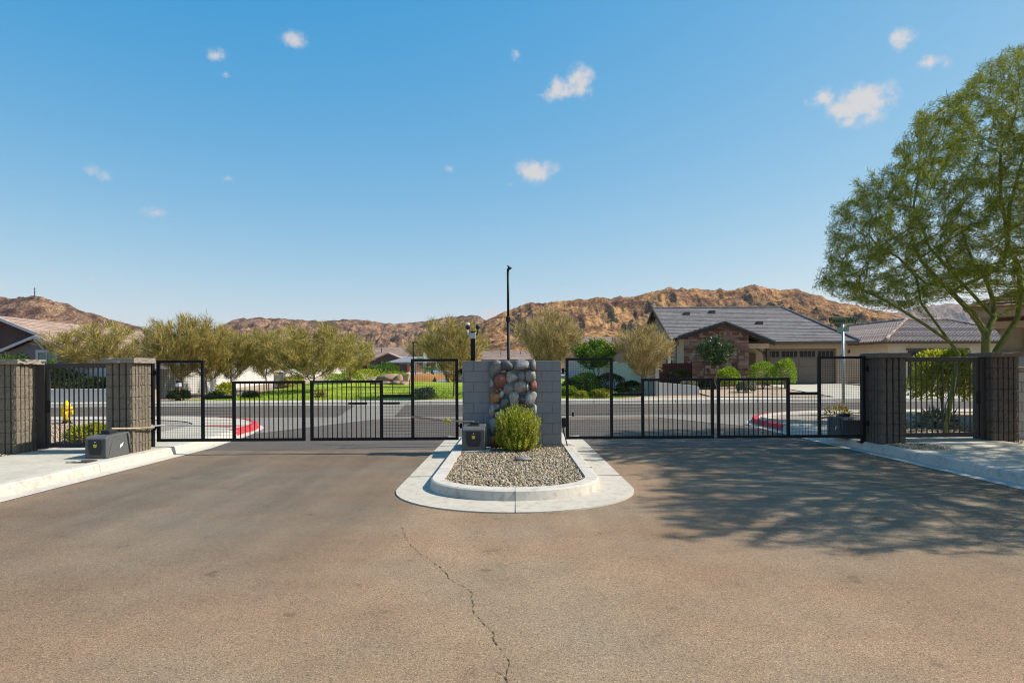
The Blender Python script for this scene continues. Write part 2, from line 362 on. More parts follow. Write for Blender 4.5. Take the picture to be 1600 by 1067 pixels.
def sidewalk(name, X0, X1, ys, z):
    root = tag(empty(name), kind='structure'); r = random.Random(len(name))
    for a, b in zip(ys, ys[1:]):
        MB().box(X0, X1, a + .004, b - .004, .05, z + r.uniform(-.0025, .0025)).build('slab', MAT['concrete'], root, bevel=.006, seg=1)
    return root
swl = sidewalk('sidewalk_left', -9.0, -6.825, [-9, -3, 1, 4.3, 6.4, 8.5, 10.6, 12.7, 14.8], .161)
swr = sidewalk('sidewalk_right', 7.125, 9.7, [-9, -3, 1, 4.6, 7.4, 10.2, 13.0, 15.4], .161)
npl = len(resample(PL, .5))
def idx_at_y(path, y): return next(i for i, p in enumerate(resample(path, .5)) if p[1] >= y)
for path, sgn, root, yy in ((PL, 1, swl, 14.8), (PR, -1, swr, 15.4)):
    i0 = idx_at_y(path, yy)
    strip(path, sgn, .425, 2.0, .158, 'corner_pavement', MAT['concrete'], i0, 400, root)
# ribbed warning pads at the two kerb ramps
for sx, cy in ((-1, 18.6), (1, 19.6)):
    t = tag(empty('warning_pad', (sx * 7.9, cy, .162), sx * .35), 'brick coloured domed warning pad beside the ' + ('red kerb near the fire hydrant' if sx < 0 else 'red kerb near the street name sign'), 'warning pad', 'warning pads at the kerb ramps')
    MB().box(-.55, .55, -.3, .3, -.004, .011).build('plate', MAT['brickpad'], t)
    mb = MB()
    for i in range(14):
        for j in range(8): mb.lathe([(.016, .011), (.009, .013)], 6, (-.49 + i * .075, -.26 + j * .075, 0))
    tag(mb.build('domes', MAT['brickpad'], t), kind='stuff')
# far side of the cross street
kf = tag(empty('kerb_far'), kind='structure')
x = -100
while x < 100:
    a, b = x, x + 4; mb = MB()
    prof = [(33.1, .006), (33.4, .012), (33.43, .15), (33.6, .165), (33.6, .0)]
    for (y0, z0), (y1, z1) in zip(prof, prof[1:]): mb.poly([(a, y0, z0), (b - .02, y0, z0), (b - .02, y1, z1), (a, y1, z1)])
    mb.build('kerb_segment', MAT['kerb'], kf); x = b
MB().poly([(-120, 33.6, .162), (120, 33.6, .162), (120, 35.3, .166), (-120, 35.3, .166)]).build('pavement', MAT['concrete'], kf)
for (x0, x1) in ((-8.0, -7.1), (-6.4, -5.5)):     # storm drain mouths in the far kerb
    MB().box(x0, x1, 33.38, 33.5, .02, .125).build('drain_mouth', MAT['dark'], kf)
# terrain of the lots beyond
def mk_lawn():
    m, n, l, b = M_new('lawn', .9, .15); g = n.new('ShaderNodeNewGeometry'); pos = g.outputs['Position']
    f = noise(n, l, .5, 5, .6, pos); fi = noise(n, l, 14, 3, .7, pos)
    c = ramp(n, l, f, [(.3, (.20, .29, .025)), (.7, (.33, .40, .045))])
    l.new(mixc(n, l, .8, c, ramp(n, l, fi, [(.3, (.6, .62, .5)), (.7, (1.3, 1.28, 1.2))]), 'MULTIPLY'), b.inputs['Base Color']); bump(n, l, b, fi, .9, .05); return m
MAT['lawn'] = mk_lawn()
ys = [35.3, 36, 38, 40, 43, 47, 52, 58, 65, 75, 86, 97, 130, 400]
mb = MB()
for a, b in zip(ys, ys[1:]): mb.poly([(-400, a, gz(0, a) - .01), (400, a, gz(0, a) - .01), (400, b, gz(0, b) - .01), (-400, b, gz(0, b) - .01)])
tag(mb.build('terrain', MAT['soil']), kind='structure')
nx, ny = 40, 30; V, Fq = [], []
for j in range(ny + 1):
    t = j / ny; Y = 35.35 + t * 33
    xl = -17.2 + .7 * math.sin(t * 6); xr = 7.0 - .4 * t - (1.2 if t < .12 else 0)
    for i in range(nx + 1):
        s = i / nx; X = xl + (xr - xl) * s; e = min(s, 1 - s, t, 1 - t)
        V.append((X, Y, gz(X, Y) + .012 + .10 * min(1, e * 9) * (1 + .6 * math.sin(X * .5) * math.sin(Y * .35))))
for j in range(ny):
    for i in range(nx): a = j * (nx + 1) + i; Fq.append((a, a + 1, a + nx + 2, a + nx + 1))
tag(link('lawn', fast_mesh('lawn', V, Fq, True), MAT['lawn']), kind='structure')
# lawn: real blades along the front edge where the tufts can be made out
V = []; Fq = []; rr = np.random.RandomState(2)
N = 26000; X = rr.uniform(-15.5, 6.5, N); Y = 35.4 + rr.uniform(0, 1, N) ** 1.6 * 14; ang = rr.uniform(0, 6.28, N); h = rr.uniform(.05, .12, N); w = .012
zz = np.array([gz(0, y) for y in Y]) + .05 + .06 * np.clip((Y - 35.4) * .3, 0, 1)
dx, dy = np.cos(ang) * w, np.sin(ang) * w; lx, ly = rr.normal(0, .03, N), rr.normal(0, .03, N)
V = np.stack([np.stack([X - dx, Y - dy, zz], 1), np.stack([X + dx, Y + dy, zz], 1), np.stack([X + lx, Y + ly, zz + h], 1)], 1).reshape(-1, 3)
tag(link('grass', fast_mesh('grass', V, np.arange(3 * N).reshape(-1, 3)), MAT['lawn']), 'short bright green grass of the park lawn', 'grass', kind='stuff')

# ------------------------------------------------------------------ the median island
def bullet(hw, y_nose, r, y_back, n=28, cx=.03):       # outline, counter-clockwise from back right
    pts = [(cx + hw, y_back)] + [(cx + hw * math.cos(a), y_nose + r * math.sin(a)) for a in [-(math.pi) * k / n for k in range(n + 1)]] + [(cx - hw, y_back)]
    return pts
YB = 16.4
isl = tag(empty('median_island', (0, 0, 0)), 'concrete kerbed median island with rounded nose between the entry and exit lanes', 'island')
def ring(o, i, z0, z1, zi0, sel, bulge=0):   # wall between outer outline o and inner outline i
    mb = MB(); n = len(o)
    for k in range(n - 1):
        if not sel(k, n): continue
        a, b = o[k], o[k + 1]; c, d = i[k], i[k + 1]
        m = lambda p, q, t: (p[0] + (q[0] - p[0]) * t, p[1] + (q[1] - p[1]) * t)
        e, f = m(a, c, .10 + bulge), m(b, d, .10 + bulge); e2, f2 = m(a, c, .2 + bulge), m(b, d, .2 + bulge)
        mb.poly([(*b, z0), (*a, z0), (*e, z1 - .015), (*f, z1 - .015)]); mb.poly([(*f, z1 - .015), (*e, z1 - .015), (*e2, z1), (*f2, z1)])
        mb.poly([(*f2, z1), (*e2, z1), (*c, z1), (*d, z1)]); mb.poly([(*d, z1), (*c, z1), (*c, zi0), (*d, zi0)])
    return mb
HALF = lambda right: (lambda k, n: (k < n // 2) if right else (k >= n // 2))
pad_o = bullet(1.60, 9.30, 1.62, YB + .4); kerb_o = bullet(1.17, 9.42, 1.13, YB); kerb_i = bullet(.97, 9.46, .90, YB - .15)
for right in (True, False):
    mb = MB(); n = len(pad_o)
    for k in range(n - 1):
        if not HALF(right)(k, n): continue
        a, b, c, d = pad_o[k], pad_o[k + 1], kerb_o[k], kerb_o[k + 1]
        if k == n // 2 or k == n // 2 - 1:
            pass
        mb.poly([(*b, .0), (*a, .0), (*a, .016), (*b, .016)]); mb.poly([(*b, .016), (*a, .016), (*c, .024), (*d, .024)])
    mb.build('pad', MAT['pad'], isl)
    ring(kerb_o, kerb_i, .02, .150, .06, HALF(right)).build('kerb', MAT['kerb'], isl)
MB().box(.029, .034, 7.675, 8.30, .012, .0262).build('joint', MAT['mortar'], isl)
MB().prism([(.0285, 8.286, .02), (.0285, 8.303, .137), (.0285, 8.34, .1513), (.0285, 8.56, .1513), (.0285, 8.56, .1), (.0285, 8.4, .05)], (.006, 0, 0)).build('joint', MAT['mortar'], isl)
for sx in (-1, 1):
    for yj in (10.3, 13.3):
        MB().box(.03 + sx * 1.60 - .43 * (sx > 0), .03 + sx * 1.60 + .43 * (sx < 0), yj, yj + .006, .0, .0262).build('joint', MAT['mortar'], isl)
        MB().box(.03 + sx * 1.07 - .09, .03 + sx * 1.07 + .09, yj, yj + .006, .02, .1513).build('joint', MAT['mortar'], isl)
MB().poly([(x, y, .112) for x, y in reversed(kerb_i)]).build('bed', MAT['gravelbed'], isl)
def ico(sub):
    bm = bmesh.new(); bmesh.ops.create_icosphere(bm, subdivisions=sub, radius=1); V = np.array([v.co[:] for v in bm.verts]); Fc = np.array([[v.index for v in f.verts] for f in bm.faces]); bm.free(); return V, Fc
def scatter_stones(name, pts, zs, smin, smax, mat, parent=None, seed=1, flat=.6):
    r = np.random.RandomState(seed); V0, F0 = ico(1); N = len(pts)
    S = r.uniform(smin, smax, (N, 1)) * r.uniform(.7, 1.3, (N, 3)); S[:, 2] *= flat
    a = r.uniform(0, 6.28, N); ca, sa = np.cos(a), np.sin(a)
    J = 1 + r.normal(0, .13, (N, len(V0), 1)); v = V0[None] * J * S[:, None, :]
    tilt = r.normal(0, .4, (N, 1)); v[..., 2] += v[..., 0] * tilt
    x = v[..., 0] * ca[:, None] - v[..., 1] * sa[:, None]; y = v[..., 0] * sa[:, None] + v[..., 1] * ca[:, None]
    out = np.stack([x + pts[:, :1], y + pts[:, 1:2], v[..., 2] + zs[:, None]], 2).reshape(-1, 3)
    Fc = (F0[None] + (np.arange(N) * len(V0))[:, None, None]).reshape(-1, 3)
    o = link(name, fast_mesh(name, out, Fc, False), mat, parent); o['kind'] = 'stuff'; return o
def in_poly(pts, poly):
    x, y = pts[:, 0], pts[:, 1]; ins = np.zeros(len(pts), bool); n = len(poly)
    for i in range(n):
        (x0, y0), (x1, y1) = poly[i], poly[i - 1]
        c = ((y0 > y) != (y1 > y)) & (x < (x1 - x0) * (y - y0) / (y1 - y0 + 1e-12) + x0); ins ^= c
    return ins
rr = np.random.RandomState(5)
pts = np.stack([rr.uniform(-1, 1.1, 15000), rr.uniform(8.45, 14.5, 15000)], 1); pts = pts[in_poly(pts, bullet(.955, 9.46, .88, 16))][:8500]
tag(scatter_stones('gravel', pts, rr.uniform(.112, .128, len(pts)), .010, .026, MAT['pebble'], None, 3), 'pale tan and grey pebbles filling the median island', 'gravel')
def gravel_patch(name, label, poly, n, z, smin, smax, mat, seed):
    r = np.random.RandomState(seed); a = np.array(poly); lo, hi = a.min(0), a.max(0)
    p = np.stack([r.uniform(lo[0], hi[0], n), r.uniform(lo[1], hi[1], n)], 1); p = p[in_poly(p, poly)]
    tag(scatter_stones(name, p, r.uniform(z - .004, z + .012, len(p)), smin, smax, mat, None, seed), label, 'gravel')
gravel_patch('gravel', 'tan gravel in the bed behind the walk gate with the fire hydrant', [(-15.5, 13.4), (-9.1, 13.4), (-9.1, 16), (-10.2, 19.4), (-15.5, 20.6)], 9000, .137, .018, .04, MAT['tanpebble'], 11)
gravel_patch('gravel', 'small grey gravel strip at the foot of the block pillar beside the exit gate', [(7.12, 12.2), (7.85, 12.2), (7.85, 13.0), (7.12, 13.2)], 1500, .165, .008, .02, MAT['pebble'], 12)
gravel_patch('gravel', 'orange tan gravel spread in front of the right perimeter wall', [(9.72, 9.0), (14, 9.0), (14, 13.9), (9.72, 13.9)], 5000, .14, .015, .035, MAT['tanpebble'], 13)
gravel_patch('gravel', 'tan gravel bed seen through the right walk gate', [(7.6, 15.8), (13, 15.8), (13, 18.5), (9.5, 18.5)], 4000, .14, .018, .04, MAT['tanpebble'], 14)
gravel_patch('gravel', 'loose gravel at the foot of the left perimeter wall', [(-10.6, 11.4), (-9.03, 11.9), (-9.03, 12.45), (-10.6, 12.45)], 900, .14, .012, .028, MAT['tanpebble'], 15)

# ------------------------------------------------------------------ island wall with river stones
WX0, WX1, WY0, WY1, WZ0, WZ1 = -.968, .960, 13.25, 13.65, .10, 1.805
iw = tag(empty('island_wall', (0, 13.45, .1)), 'painted grey block wall with a river stone panel on the median island', 'wall')
IWM = Matrix.Translation((0, -13.45, -.1))
MB().box(WX0 + .006, WX1 - .006, WY0 + .006, WY1 - .006, WZ0, WZ1 - .004, IWM).build('mortar_core', MAT['mortar'], iw)
ch = .2032; bm_cache = {}
def block_mesh(w):
    k = round(w, 3)
    if k not in bm_cache:
        bm_cache[k] = MB().box(0, w - .008, 0, .4, 0, ch - .008).mesh('block', bevel=.004, seg=1); bm_cache[k].materials.append(MAT['cmu'])
    return bm_cache[k]
r = random.Random(4)
for c in range(9):
    z = WZ1 - ch * (c + 1); x = WX1
    first = True; w = .1825 if c % 2 == 0 else .381
    while x > WX0 + .02:
        w_ = min(w, x - WX0); o = link('block', block_mesh(w_), None, iw, IWM @ Vector((x - w_ + .004, WY0 + r.uniform(-.0025, .001), z + .004)))
        x -= w_; w = .381
SX = lambda u: P(700 + u / 6.275, 600, 13.22).x
SZ = lambda v: P(800, 550 + v / 6.275, 13.22).z
MB().box(SX(402), SX(864), 13.215, 13.247, .12, WZ1 - .01, IWM).build('stone_mortar', MAT['mortar'], iw)
MAT['rock'] = {}
def rock_mat(k, c):
    if k not in MAT['rock']:
        m, n, l, b = M_new('river_stone_' + k, .62, .4); oi = n.new('ShaderNodeObjectInfo')
        f = noise(n, l, 9, 6, .7); g = noise(n, l, 60, 3, .6)
        col = ramp(n, l, f, [(.3, tuple(x * .42 for x in c)), (.5, c), (.68, tuple(min(1, x * 1.6) for x in c))])
        br = maprange(n, l, oi.outputs['Random'], 0, 1, .8, 1.2); cc = n.new('ShaderNodeMix'); cc.data_type = 'RGBA'; cc.blend_type = 'MULTIPLY'; cc.inputs['Factor'].default_value = 1
        l.new(col, cc.inputs['A']); cmb = n.new('ShaderNodeCombineColor'); [l.new(br, cmb.inputs[i]) for i in range(3)]; l.new(cmb.outputs[0], cc.inputs['B'])
        l.new(cc.outputs['Result'], b.inputs['Base Color']); bump(n, l, b, g, .6, .008); MAT['rock'][k] = m
    return MAT['rock'][k]
RC = {'l': (.29, .28, .255), 'g': (.175, .17, .16), 'd': (.08, .08, .08), 'b': (.145, .155, .16), 'w': (.25, .22, .195), 'r': (.20, .075, .052), 'o': (.30, .15, .06), 'n': (.20, .10, .06)}
stones = [(460, 165, 56, 78, .25, 'g'), (580, 132, 58, 46, 0, 'd'), (722, 130, 82, 46, 0, 'g'), (832, 132, 26, 52, 0, 'g'), (542, 192, 32, 15, -.4, 'w'), (508, 282, 54, 74, .1, 'r'), (428, 305, 20, 56, 0, 'l'), (628, 248, 52, 60, 0, 'l'), (720, 243, 36, 52, -.2, 'b'), (808, 232, 48, 56, .1, 'g'), (588, 368, 54, 64, .2, 'g'), (707, 350, 60, 66, 0, 'w'), (778, 338, 22, 46, 0, 'l'), (833, 330, 33, 50, 0, 'r'), (477, 380, 18, 22, 0, 'n'), (458, 447, 62, 60, 0, 'o'), (521, 412, 24, 36, .2, 'l'), (516, 364, 20, 12, .4, 'w'), (640, 462, 52, 68, .1, 'l'), (556, 492, 38, 60, .25, 'b'), (720, 462, 34, 45, 0, 'd'), (803, 457, 57, 76, .15, 'l'), (715, 530, 42, 30, 0, 'n'), (427, 572, 28, 68, 0, 'l'), (478, 535, 32, 42, 0, 'b'), (835, 560, 28, 58, 0, 'l'), (500, 622, 46, 56, -.4, 'l'), (532, 574, 26, 18, .4, 'l'), (595, 590, 38, 42, 0, 'g'), (670, 590, 40, 36, 0, 'b'), (752, 590, 44, 46, 0, 'w'), (437, 722, 38, 80, 0, 'l'), (426, 855, 28, 52, 0, 'o'), (487, 872, 36, 60, 0, 'o'), (570, 690, 50, 54, 0, 'g'), (670, 680, 48, 48, .2, 'r'), (770, 690, 50, 52, 0, 'g'), (838, 680, 26, 60, 0, 'd'), (520, 775, 34, 40, 0, 'w'), (600, 790, 44, 46, 0, 'l'), (700, 780, 50, 48, 0, 'g'), (800, 800, 52, 56, 0, 'b'), (560, 885, 36, 50, 0, 'd'), (640, 885, 42, 50, 0, 'g'), (730, 880, 46, 50, 0, 'o'), (820, 895, 42, 45, 0, 'l')]
V0, F0 = ico(3)
for i, (u, v, a, b, rot, c) in enumerate(stones):
    rs = np.random.RandomState(100 + i); d = V0.copy()
    d = np.sign(d) * np.abs(d) ** .82
    for _ in range(11):
        k = rs.normal(0, 1, 3); k /= np.linalg.norm(k); t = d @ k; d -= np.outer(np.clip(t - rs.uniform(.60, .88), 0, 1), k) * .85
    s = 1 / 6.275 / (F / 13.22); d = d * np.array([a * s * 1.2, .085 + .03 * rs.rand(), b * s * 1.2])
    cr, sr = math.cos(rot), math.sin(rot); x = d[:, 0] * cr + d[:, 2] * sr; z = -d[:, 0] * sr + d[:, 2] * cr
    me = fast_mesh('stone', np.stack([x, d[:, 1], z], 1), F0, True)
    link('stone', me, rock_mat(c, RC[c]), iw, IWM @ Vector((SX(u), 13.215 - .012 * rs.rand(), SZ(v))))

# ------------------------------------------------------------------ fluted block pillars
def fluted_course(w, d, h, seed, rough=.008, rib=.108):
    rs = random.Random(seed); out = []
    def face(p0, p1, nrm):
        L = (Vector(p1) - Vector(p0)).length; n = max(2, round(L / rib)); res = []
        for i in range(n):
            for t, dep in ((.0, .0 if i == 0 else -.045), (.06, .0 if i == 0 else -.045), (.13, 0), (.30, .006), (.52, .004), (.72, .005), (.87, 0), (.95, -.045 if i < n - 1 else 0)):
                q = Vector(p0).lerp(Vector(p1), (i + t) / n); res.append((q, nrm, dep))
        return res
    c = [(-w / 2, -d / 2), (w / 2, -d / 2), (w / 2, d / 2), (-w / 2, d / 2)]; ns = [(0, -1), (1, 0), (0, 1), (-1, 0)]
    ring_ = []
    for i in range(4): ring_ += face(c[i], c[(i + 1) % 4], Vector(ns[i]))
    mb = MB(); lv = [0, h * .07, h * .3, h * .55, h * .8, h * .93, h]; n = len(ring_)
    for li, z in enumerate(lv):
        for (q, nr, dep) in ring_:
            j = (rs.uniform(-rough, rough) if dep > .001 else rs.uniform(-.0025, .0025)) if dep > -.01 else 0
            ins = -.007 if li in (0, len(lv) - 1) else 0
            p = q + nr * (dep + j + ins); mb.v.append((p.x, p.y, z))
    for li in range(len(lv) - 1):
        for k in range(n): a, b = li * n + k, li * n + (k + 1) % n; mb.f.append((a, b, b + n, a + n))
    mb.f.append(tuple(range((len(lv) - 1) * n, len(lv) * n))); mb.f.append(tuple(reversed(range(n))))
    return mb.mesh('block')
def rough_cap(w, d, h, seed):
    rs = random.Random(seed); mb = MB(); nx_, ny_ = max(3, int(w / .06)), max(3, int(d / .06)); ring_ = []
    ring_ += [(-w / 2 + w * i / nx_, -d / 2) for i in range(nx_)] + [(w / 2, -d / 2 + d * i / ny_) for i in range(ny_)] + [(w / 2 - w * i / nx_, d / 2) for i in range(nx_)] + [(-w / 2, d / 2 - d * i / ny_) for i in range(ny_)]
    n = len(ring_)
    for z in (0, h * .3, h * .7, h):
        for (x, y) in ring_:
            k = 1 + rs.uniform(-.03, .02); mb.v.append((x * k, y * k, z + (rs.uniform(-.006, .006) if 0 < z else 0)))
    for li in range(3):
        for k in range(n): a, b = li * n + k, li * n + (k + 1) % n; mb.f.append((a, b, b + n, a + n))
    mb.f.append(tuple(range(3 * n, 4 * n))); mb.f.append(tuple(reversed(range(n)))); return mb.mesh('cap')
def pillar(name, label, x0, x1, y0, y1, ztop, mat, capmat, cat='pillar', seed=0):
    t = tag(empty(name, ((x0 + x1) / 2, (y0 + y1) / 2, .12)), label, cat); w, d = x1 - x0, y1 - y0
    MB().box(-w / 2 + .047, w / 2 - .047, -d / 2 + .047, d / 2 - .047, 0, ztop - .12 - .02).build('core', MAT['mortar'], t)
    n = round((ztop - .09 - .12) / .203); h = (ztop - .09 - .12) / n; var = [fluted_course(w, d, h - .0015, seed + k, .011) for k in range(3)]
    for m in var: m.materials.append(mat)
    for c in range(n):
        o = link('block', var[c % 3], None, t, (0, 0, c * h))
    m = rough_cap(w + .13, d + .13, .09, seed); m.materials.append(capmat); link('cap', m, None, t, (0, 0, ztop - .12 - .09))
    return t
pillar('block_pillar', 'tan fluted block pillar between the walk gate and the entry gate', -7.37, -6.89, 12.39, 13.02, 1.885, MAT['fluted'], MAT['cap'], seed=10)
pillar('block_wall', 'tan fluted block wall end beside the hydrant walk gate', -11.6, -9.04, 12.45, 13.1, 1.875, MAT['fluted'], MAT['cap'], 'wall', seed=20)
pillar('block_pillar', 'fluted block pillar coloured dark for shade between the exit gate and right walk gate', 7.03, 7.50, 13.02, 13.6, 1.90, MAT['fluted_shaded'], MAT['cap_shaded'], seed=30)
pillar('block_pillar', 'fluted block pillar coloured dark for shade below the green trunked tree', 9.51, 10.02, 13.5, 14.1, 1.91, MAT['fluted_shaded'], MAT['cap_shaded'], seed=40)
pw = tag(empty('perimeter_wall', (10.05, 14.0, .1)), 'plain pale block wall running right from the dark pillar', 'wall')
r = random.Random(6)
MB().box(.0, 2.4, .02, .16, 0, 1.5).build('mortar_core', MAT['mortar'], pw)
MAT['paleblock'] = mk_concrete('pale_block', (.40, .385, .36), .1, .2)
pb = MB().box(.004, .40, 0, .18, .004, .199).mesh('block', bevel=.004, seg=1); pb.materials.append(MAT['paleblock'])
for c in range(7):
    for k in range(6): link('block', pb, None, pw, (k * .406 - (.2 if c % 2 else 0) + .2, r.uniform(-.002, .002), c * .203))
MB().box(-.02, 2.44, -.03, .21, 1.425, 1.53).build('cap', MAT['cap'], pw, bevel=.01, seg=1)
# ------------------------------------------------------------------ driveway gate leaves
GY = 13.45
def wire_panel(x0, x1, z0, z1, sp, th):
    mb = MB(); n = round((x1 - x0) / sp); m = round((z1 - z0) / sp)
    for i in range(1, n): x = x0 + (x1 - x0) * i / n; mb.box(x - th / 2, x + th / 2, -th / 2, th / 2, z0, z1)
    for j in range(1, m): z = z0 + (z1 - z0) * j / m; mb.box(x0, x1, th / 2, th * 1.5, z - th / 2, z + th / 2)
    return mb
picket_me = {}
def picket_mesh(h):
    k = round(h, 3)
    if k not in picket_me: picket_me[k] = MB().box(-.008, .008, -.008, .008, 0, h).mesh('picket'); picket_me[k].materials.append(MAT['black'])
    return picket_me[k]
def gate_leaf(label, hinge_x, sgn):
    t = tag(empty('gate_leaf', (hinge_x, GY, .256)), label, 'gate', 'driveway gate leaves')
    W = 2.915; a, b = .90, 1.515; TZ, LZ, PZ = 1.60, .90, 1.185; s = .058
    X = lambda u: sgn * u
    def bx(u0, u1, z0, z1, name, th=.025):
        x0, x1 = sorted((X(u0), X(u1))); return MB().box(x0, x1, -th, th, z0, z1).build(name, MAT['black'], t, bevel=.003, seg=1)
    bx(0, s, 0, TZ, 'stile', .029); bx(a - s / 2, a + s / 2, 0, TZ, 'stile', .029); bx(b - s / 2, b + s / 2, 0, PZ, 'stile', .029); bx(W - s, W, 0, PZ, 'stile', .029)
    bx(s, W - s, .0, s, 'bottom_rail', .0265); bx(s, a - s / 2, TZ - s * .9, TZ - .002, 'top_rail', .0265); bx(a + s / 2, b - s / 2, LZ - s, LZ, 'middle_rail', .0265); bx(b + s / 2, W - s, PZ - s * .9, PZ - .002, 'top_rail', .0265)
    for u0, u1, z1, sp, th in ((s, a - s / 2, TZ - s * .9, .0345, .0035), (a + s / 2, b - s / 2, LZ - s, .062, .005)):
        x0, x1 = sorted((X(u0), X(u1))); tag(wire_panel(x0, x1, s, z1, sp, th).build('wire_mesh', MAT['black'], t), kind='stuff')
    u0, u1 = b + s / 2, W - s; n = 13
    for k in range(n): link('picket', picket_mesh(PZ - 2 * s + .01), None, t, (X(u0 + (u1 - u0) * (k + 1) / (n + 1)), 0, s - .003))
    for hz in (.28, 1.35):
        MB().tube([(X(-.05), 0, hz - .05), (X(-.05), 0, hz + .05)], .026, 10).build('hinge', MAT['black'], t)
        x0, x1 = sorted((X(-.06), X(.004))); MB().box(x0, x1, -.016, .016, hz - .015, hz + .015).build('hinge_bracket', MAT['black'], t)
    return t
gate_leaf('black steel gate leaf hung beside the tan fluted pillar, picket end at the centre', -6.995, 1)
gate_leaf('black steel gate leaf of the entry pair hung from the island wall, pinkish arm attached', -1.06, -1)
gate_leaf('black steel gate leaf of the exit pair hung from the island wall', 1.055, 1)
gate_leaf('black steel gate leaf hung beside the dark fluted pillar near the street sign', 6.95, -1)
def gate_post(label, x, y, h=1.72, s=.05):
    t = tag(empty('gate_post', (x, y, .1)), label, 'post'); MB().box(-s, s, -s, s, 0, h).build('post', MAT['black'], t, bevel=.004, seg=1)
    MB().box(-s - .006, s + .006, -s - .006, s + .006, h, h + .012).build('cap', MAT['black'], t)
    MB().box(-s - .05, s + .05, -s - .05, s + .05, .04, .055).build('base_plate', MAT['black'], t); return t
gate_post('square black hinge post behind the tan fluted pillar', -7.11, 13.45)
gate_post('square black hinge post behind the dark fluted pillar', 7.07, 13.72, 1.78)
gate_post('second black post standing close to the exit gate hinge', 6.99, 13.62, 1.76, .035)

# ------------------------------------------------------------------ walk gates
def walk_gate(label, x0, x1, y, z0, z1, mat, npick, latch_right, post_w):
    t = tag(empty('walk_gate', (x0, y, z0)), label, 'gate'); W = x1 - x0; Hh = z1 - z0
    def bx(a, b, c, d, name, th=.03): return MB().box(a, b, -th, th, c, d).build(name, mat, t, bevel=.004, seg=1)
    bx(.0, post_w, -.03, Hh - .02, 'post', .05); bx(W - .09, W, -.03, Hh - .02, 'post', .05)
    bx(post_w + .012, W - .102, Hh - .085, Hh, 'top_rail'); bx(post_w + .012, W - .102, .0, .085, 'bottom_rail')
    bx(post_w + .012, post_w + .062, .085, Hh - .085, 'stile', .028); bx(W - .152, W - .102, .085, Hh - .085, 'stile', .028)
    a, b = post_w + .062, W - .152; me = MB().box(-.01, .01, -.01, .01, 0, Hh - .16).mesh('picket'); me.materials.append(mat)
    for k in range(npick): link('picket', me, None, t, (a + (b - a) * (k + 1) / (npick + 1), 0, .08))
    xl = (W - .13) if latch_right else (post_w + .04)
    MB().box(xl - .03, xl + .05, -.06, -.03, Hh * .42, Hh * .56).build('latch', MAT['black'], t, bevel=.006, seg=1)
    return t
walk_gate('brown steel picket walk gate with the yellow hydrant behind it', -8.985, -7.415, 12.93, .215, 1.80, MAT['brownsteel'], 12, False, .17)
walk_gate('dark steel picket walk gate with the yellow green bush behind it', 7.55, 9.46, 13.72, .225, 1.83, MAT['brownsteel'], 14, True, .07)

# ------------------------------------------------------------------ gate operators
def gate_operator(label, x0, x1, y0, y1, z0, z1, arm, sticker, flip=False, pad=None):
    t = tag(empty('gate_operator', ((x0 + x1) / 2, (y0 + y1) / 2, z0)), label, 'gate opener', 'gate operators'); w, d, h = (x1 - x0) / 2, (y1 - y0) / 2, z1 - z0
    if flip: t.rotation_euler = (0, 0, math.pi)
    prof = [(-d, 0), (d, 0), (d, h * .93), (d - .05, h * 1.06), (0, h * 1.04), (-d + .06, h), (-d, h * .9)]
    MB().prism([(-w, y, z) for y, z in prof], (2 * w, 0, 0)).build('housing', MAT['opgrey'], t, bevel=.018, seg=3)
    fp = [(-w * .66, .92), (w * .66, .92), (w * .66, .5), (w * .55, .24), (w * .42, .18), (-w * .42, .18), (-w * .55, .24), (-w * .66, .5)]
    MB().prism([(x, -d - .012, h * z * .93) for x, z in fp], (0, .02, 0)).build('front_panel', MAT['opdark'], t, bevel=.006, seg=1)
    MB().tube([(0, -d - .012, h * .74), (0, -d - .016, h * .74)], .009, 10).build('lock', MAT['white'], t)
    lg = MB()                                    # the yellow winged mark on the panel
    for sx in (-1, 1):
        for (zc, ww, hh) in ((.60, .034, .020), (.53, .030, .016)): lg.prism([(sx * .003, -d - .0145, h * zc + hh * .4), (sx * ww, -d - .0145, h * zc + hh), (sx * ww * .8, -d - .0145, h * zc - hh * .3), (sx * .003, -d - .0145, h * zc - hh * .5)], (0, .001, 0))
    lg.box(-.007, .007, -d - .0146, -d - .0136, h * .50, h * .64); lg.build('logo', MAT['yellow'], t)
    # curved seam moulded in each side
    for sx in (-1, 1):
        pts = [(sx * w, -d + .07 + .38 * d * k / 8 + .2 * d * (k / 8) ** 2, h * (.03 + .93 * math.sin(k / 8 * 1.45))) for k in range(9)]
        MB().tube(pts, .006, 5).build('seam', MAT['opdark'], t)
        MB().prism([(sx * w - .004, d * .62, h * 1.0), (sx * w - .004, d * .74, h * 1.0), (sx * w - .004, d * .98, h * .04), (sx * w - .004, d * .86, h * .04)], (.008, 0, 0)).build('strap', MAT['black'], t)
        if sticker: MB().prism([(sx * w - .003, d * .08, h * .36), (sx * w - .003, d * .30, h * .48), (sx * w - .003, d * .36, h * .62), (sx * w - .003, d * .26, h * .56), (sx * w - .003, d * .10, h * .52)], (.006, 0, 0)).build('sticker', MAT['white'], t)
    MB().box(-.10, .10, -.13, .13, h * 1.0, h * 1.0 + .03).box(-.075, .085, -.11, .11, h + .03, h + .085).build('arm_crank', MAT['opdark'], t, bevel=.014, seg=2)
    if pad: MB().box(-w - .04, w + .08, -d - .03, d + .05, -.05, .0).build('concrete_base', MAT['kerb'], t, bevel=.008, seg=1)
    iv = Matrix.Translation(-t.location) if not flip else (Matrix.Rotation(math.pi, 4, 'Z') @ Matrix.Translation(-t.location))
    for (pts, rad, mat, nm) in arm: MB().tube([iv @ Vector(p) for p in pts], rad, 8).build(nm, mat, t)
    return t
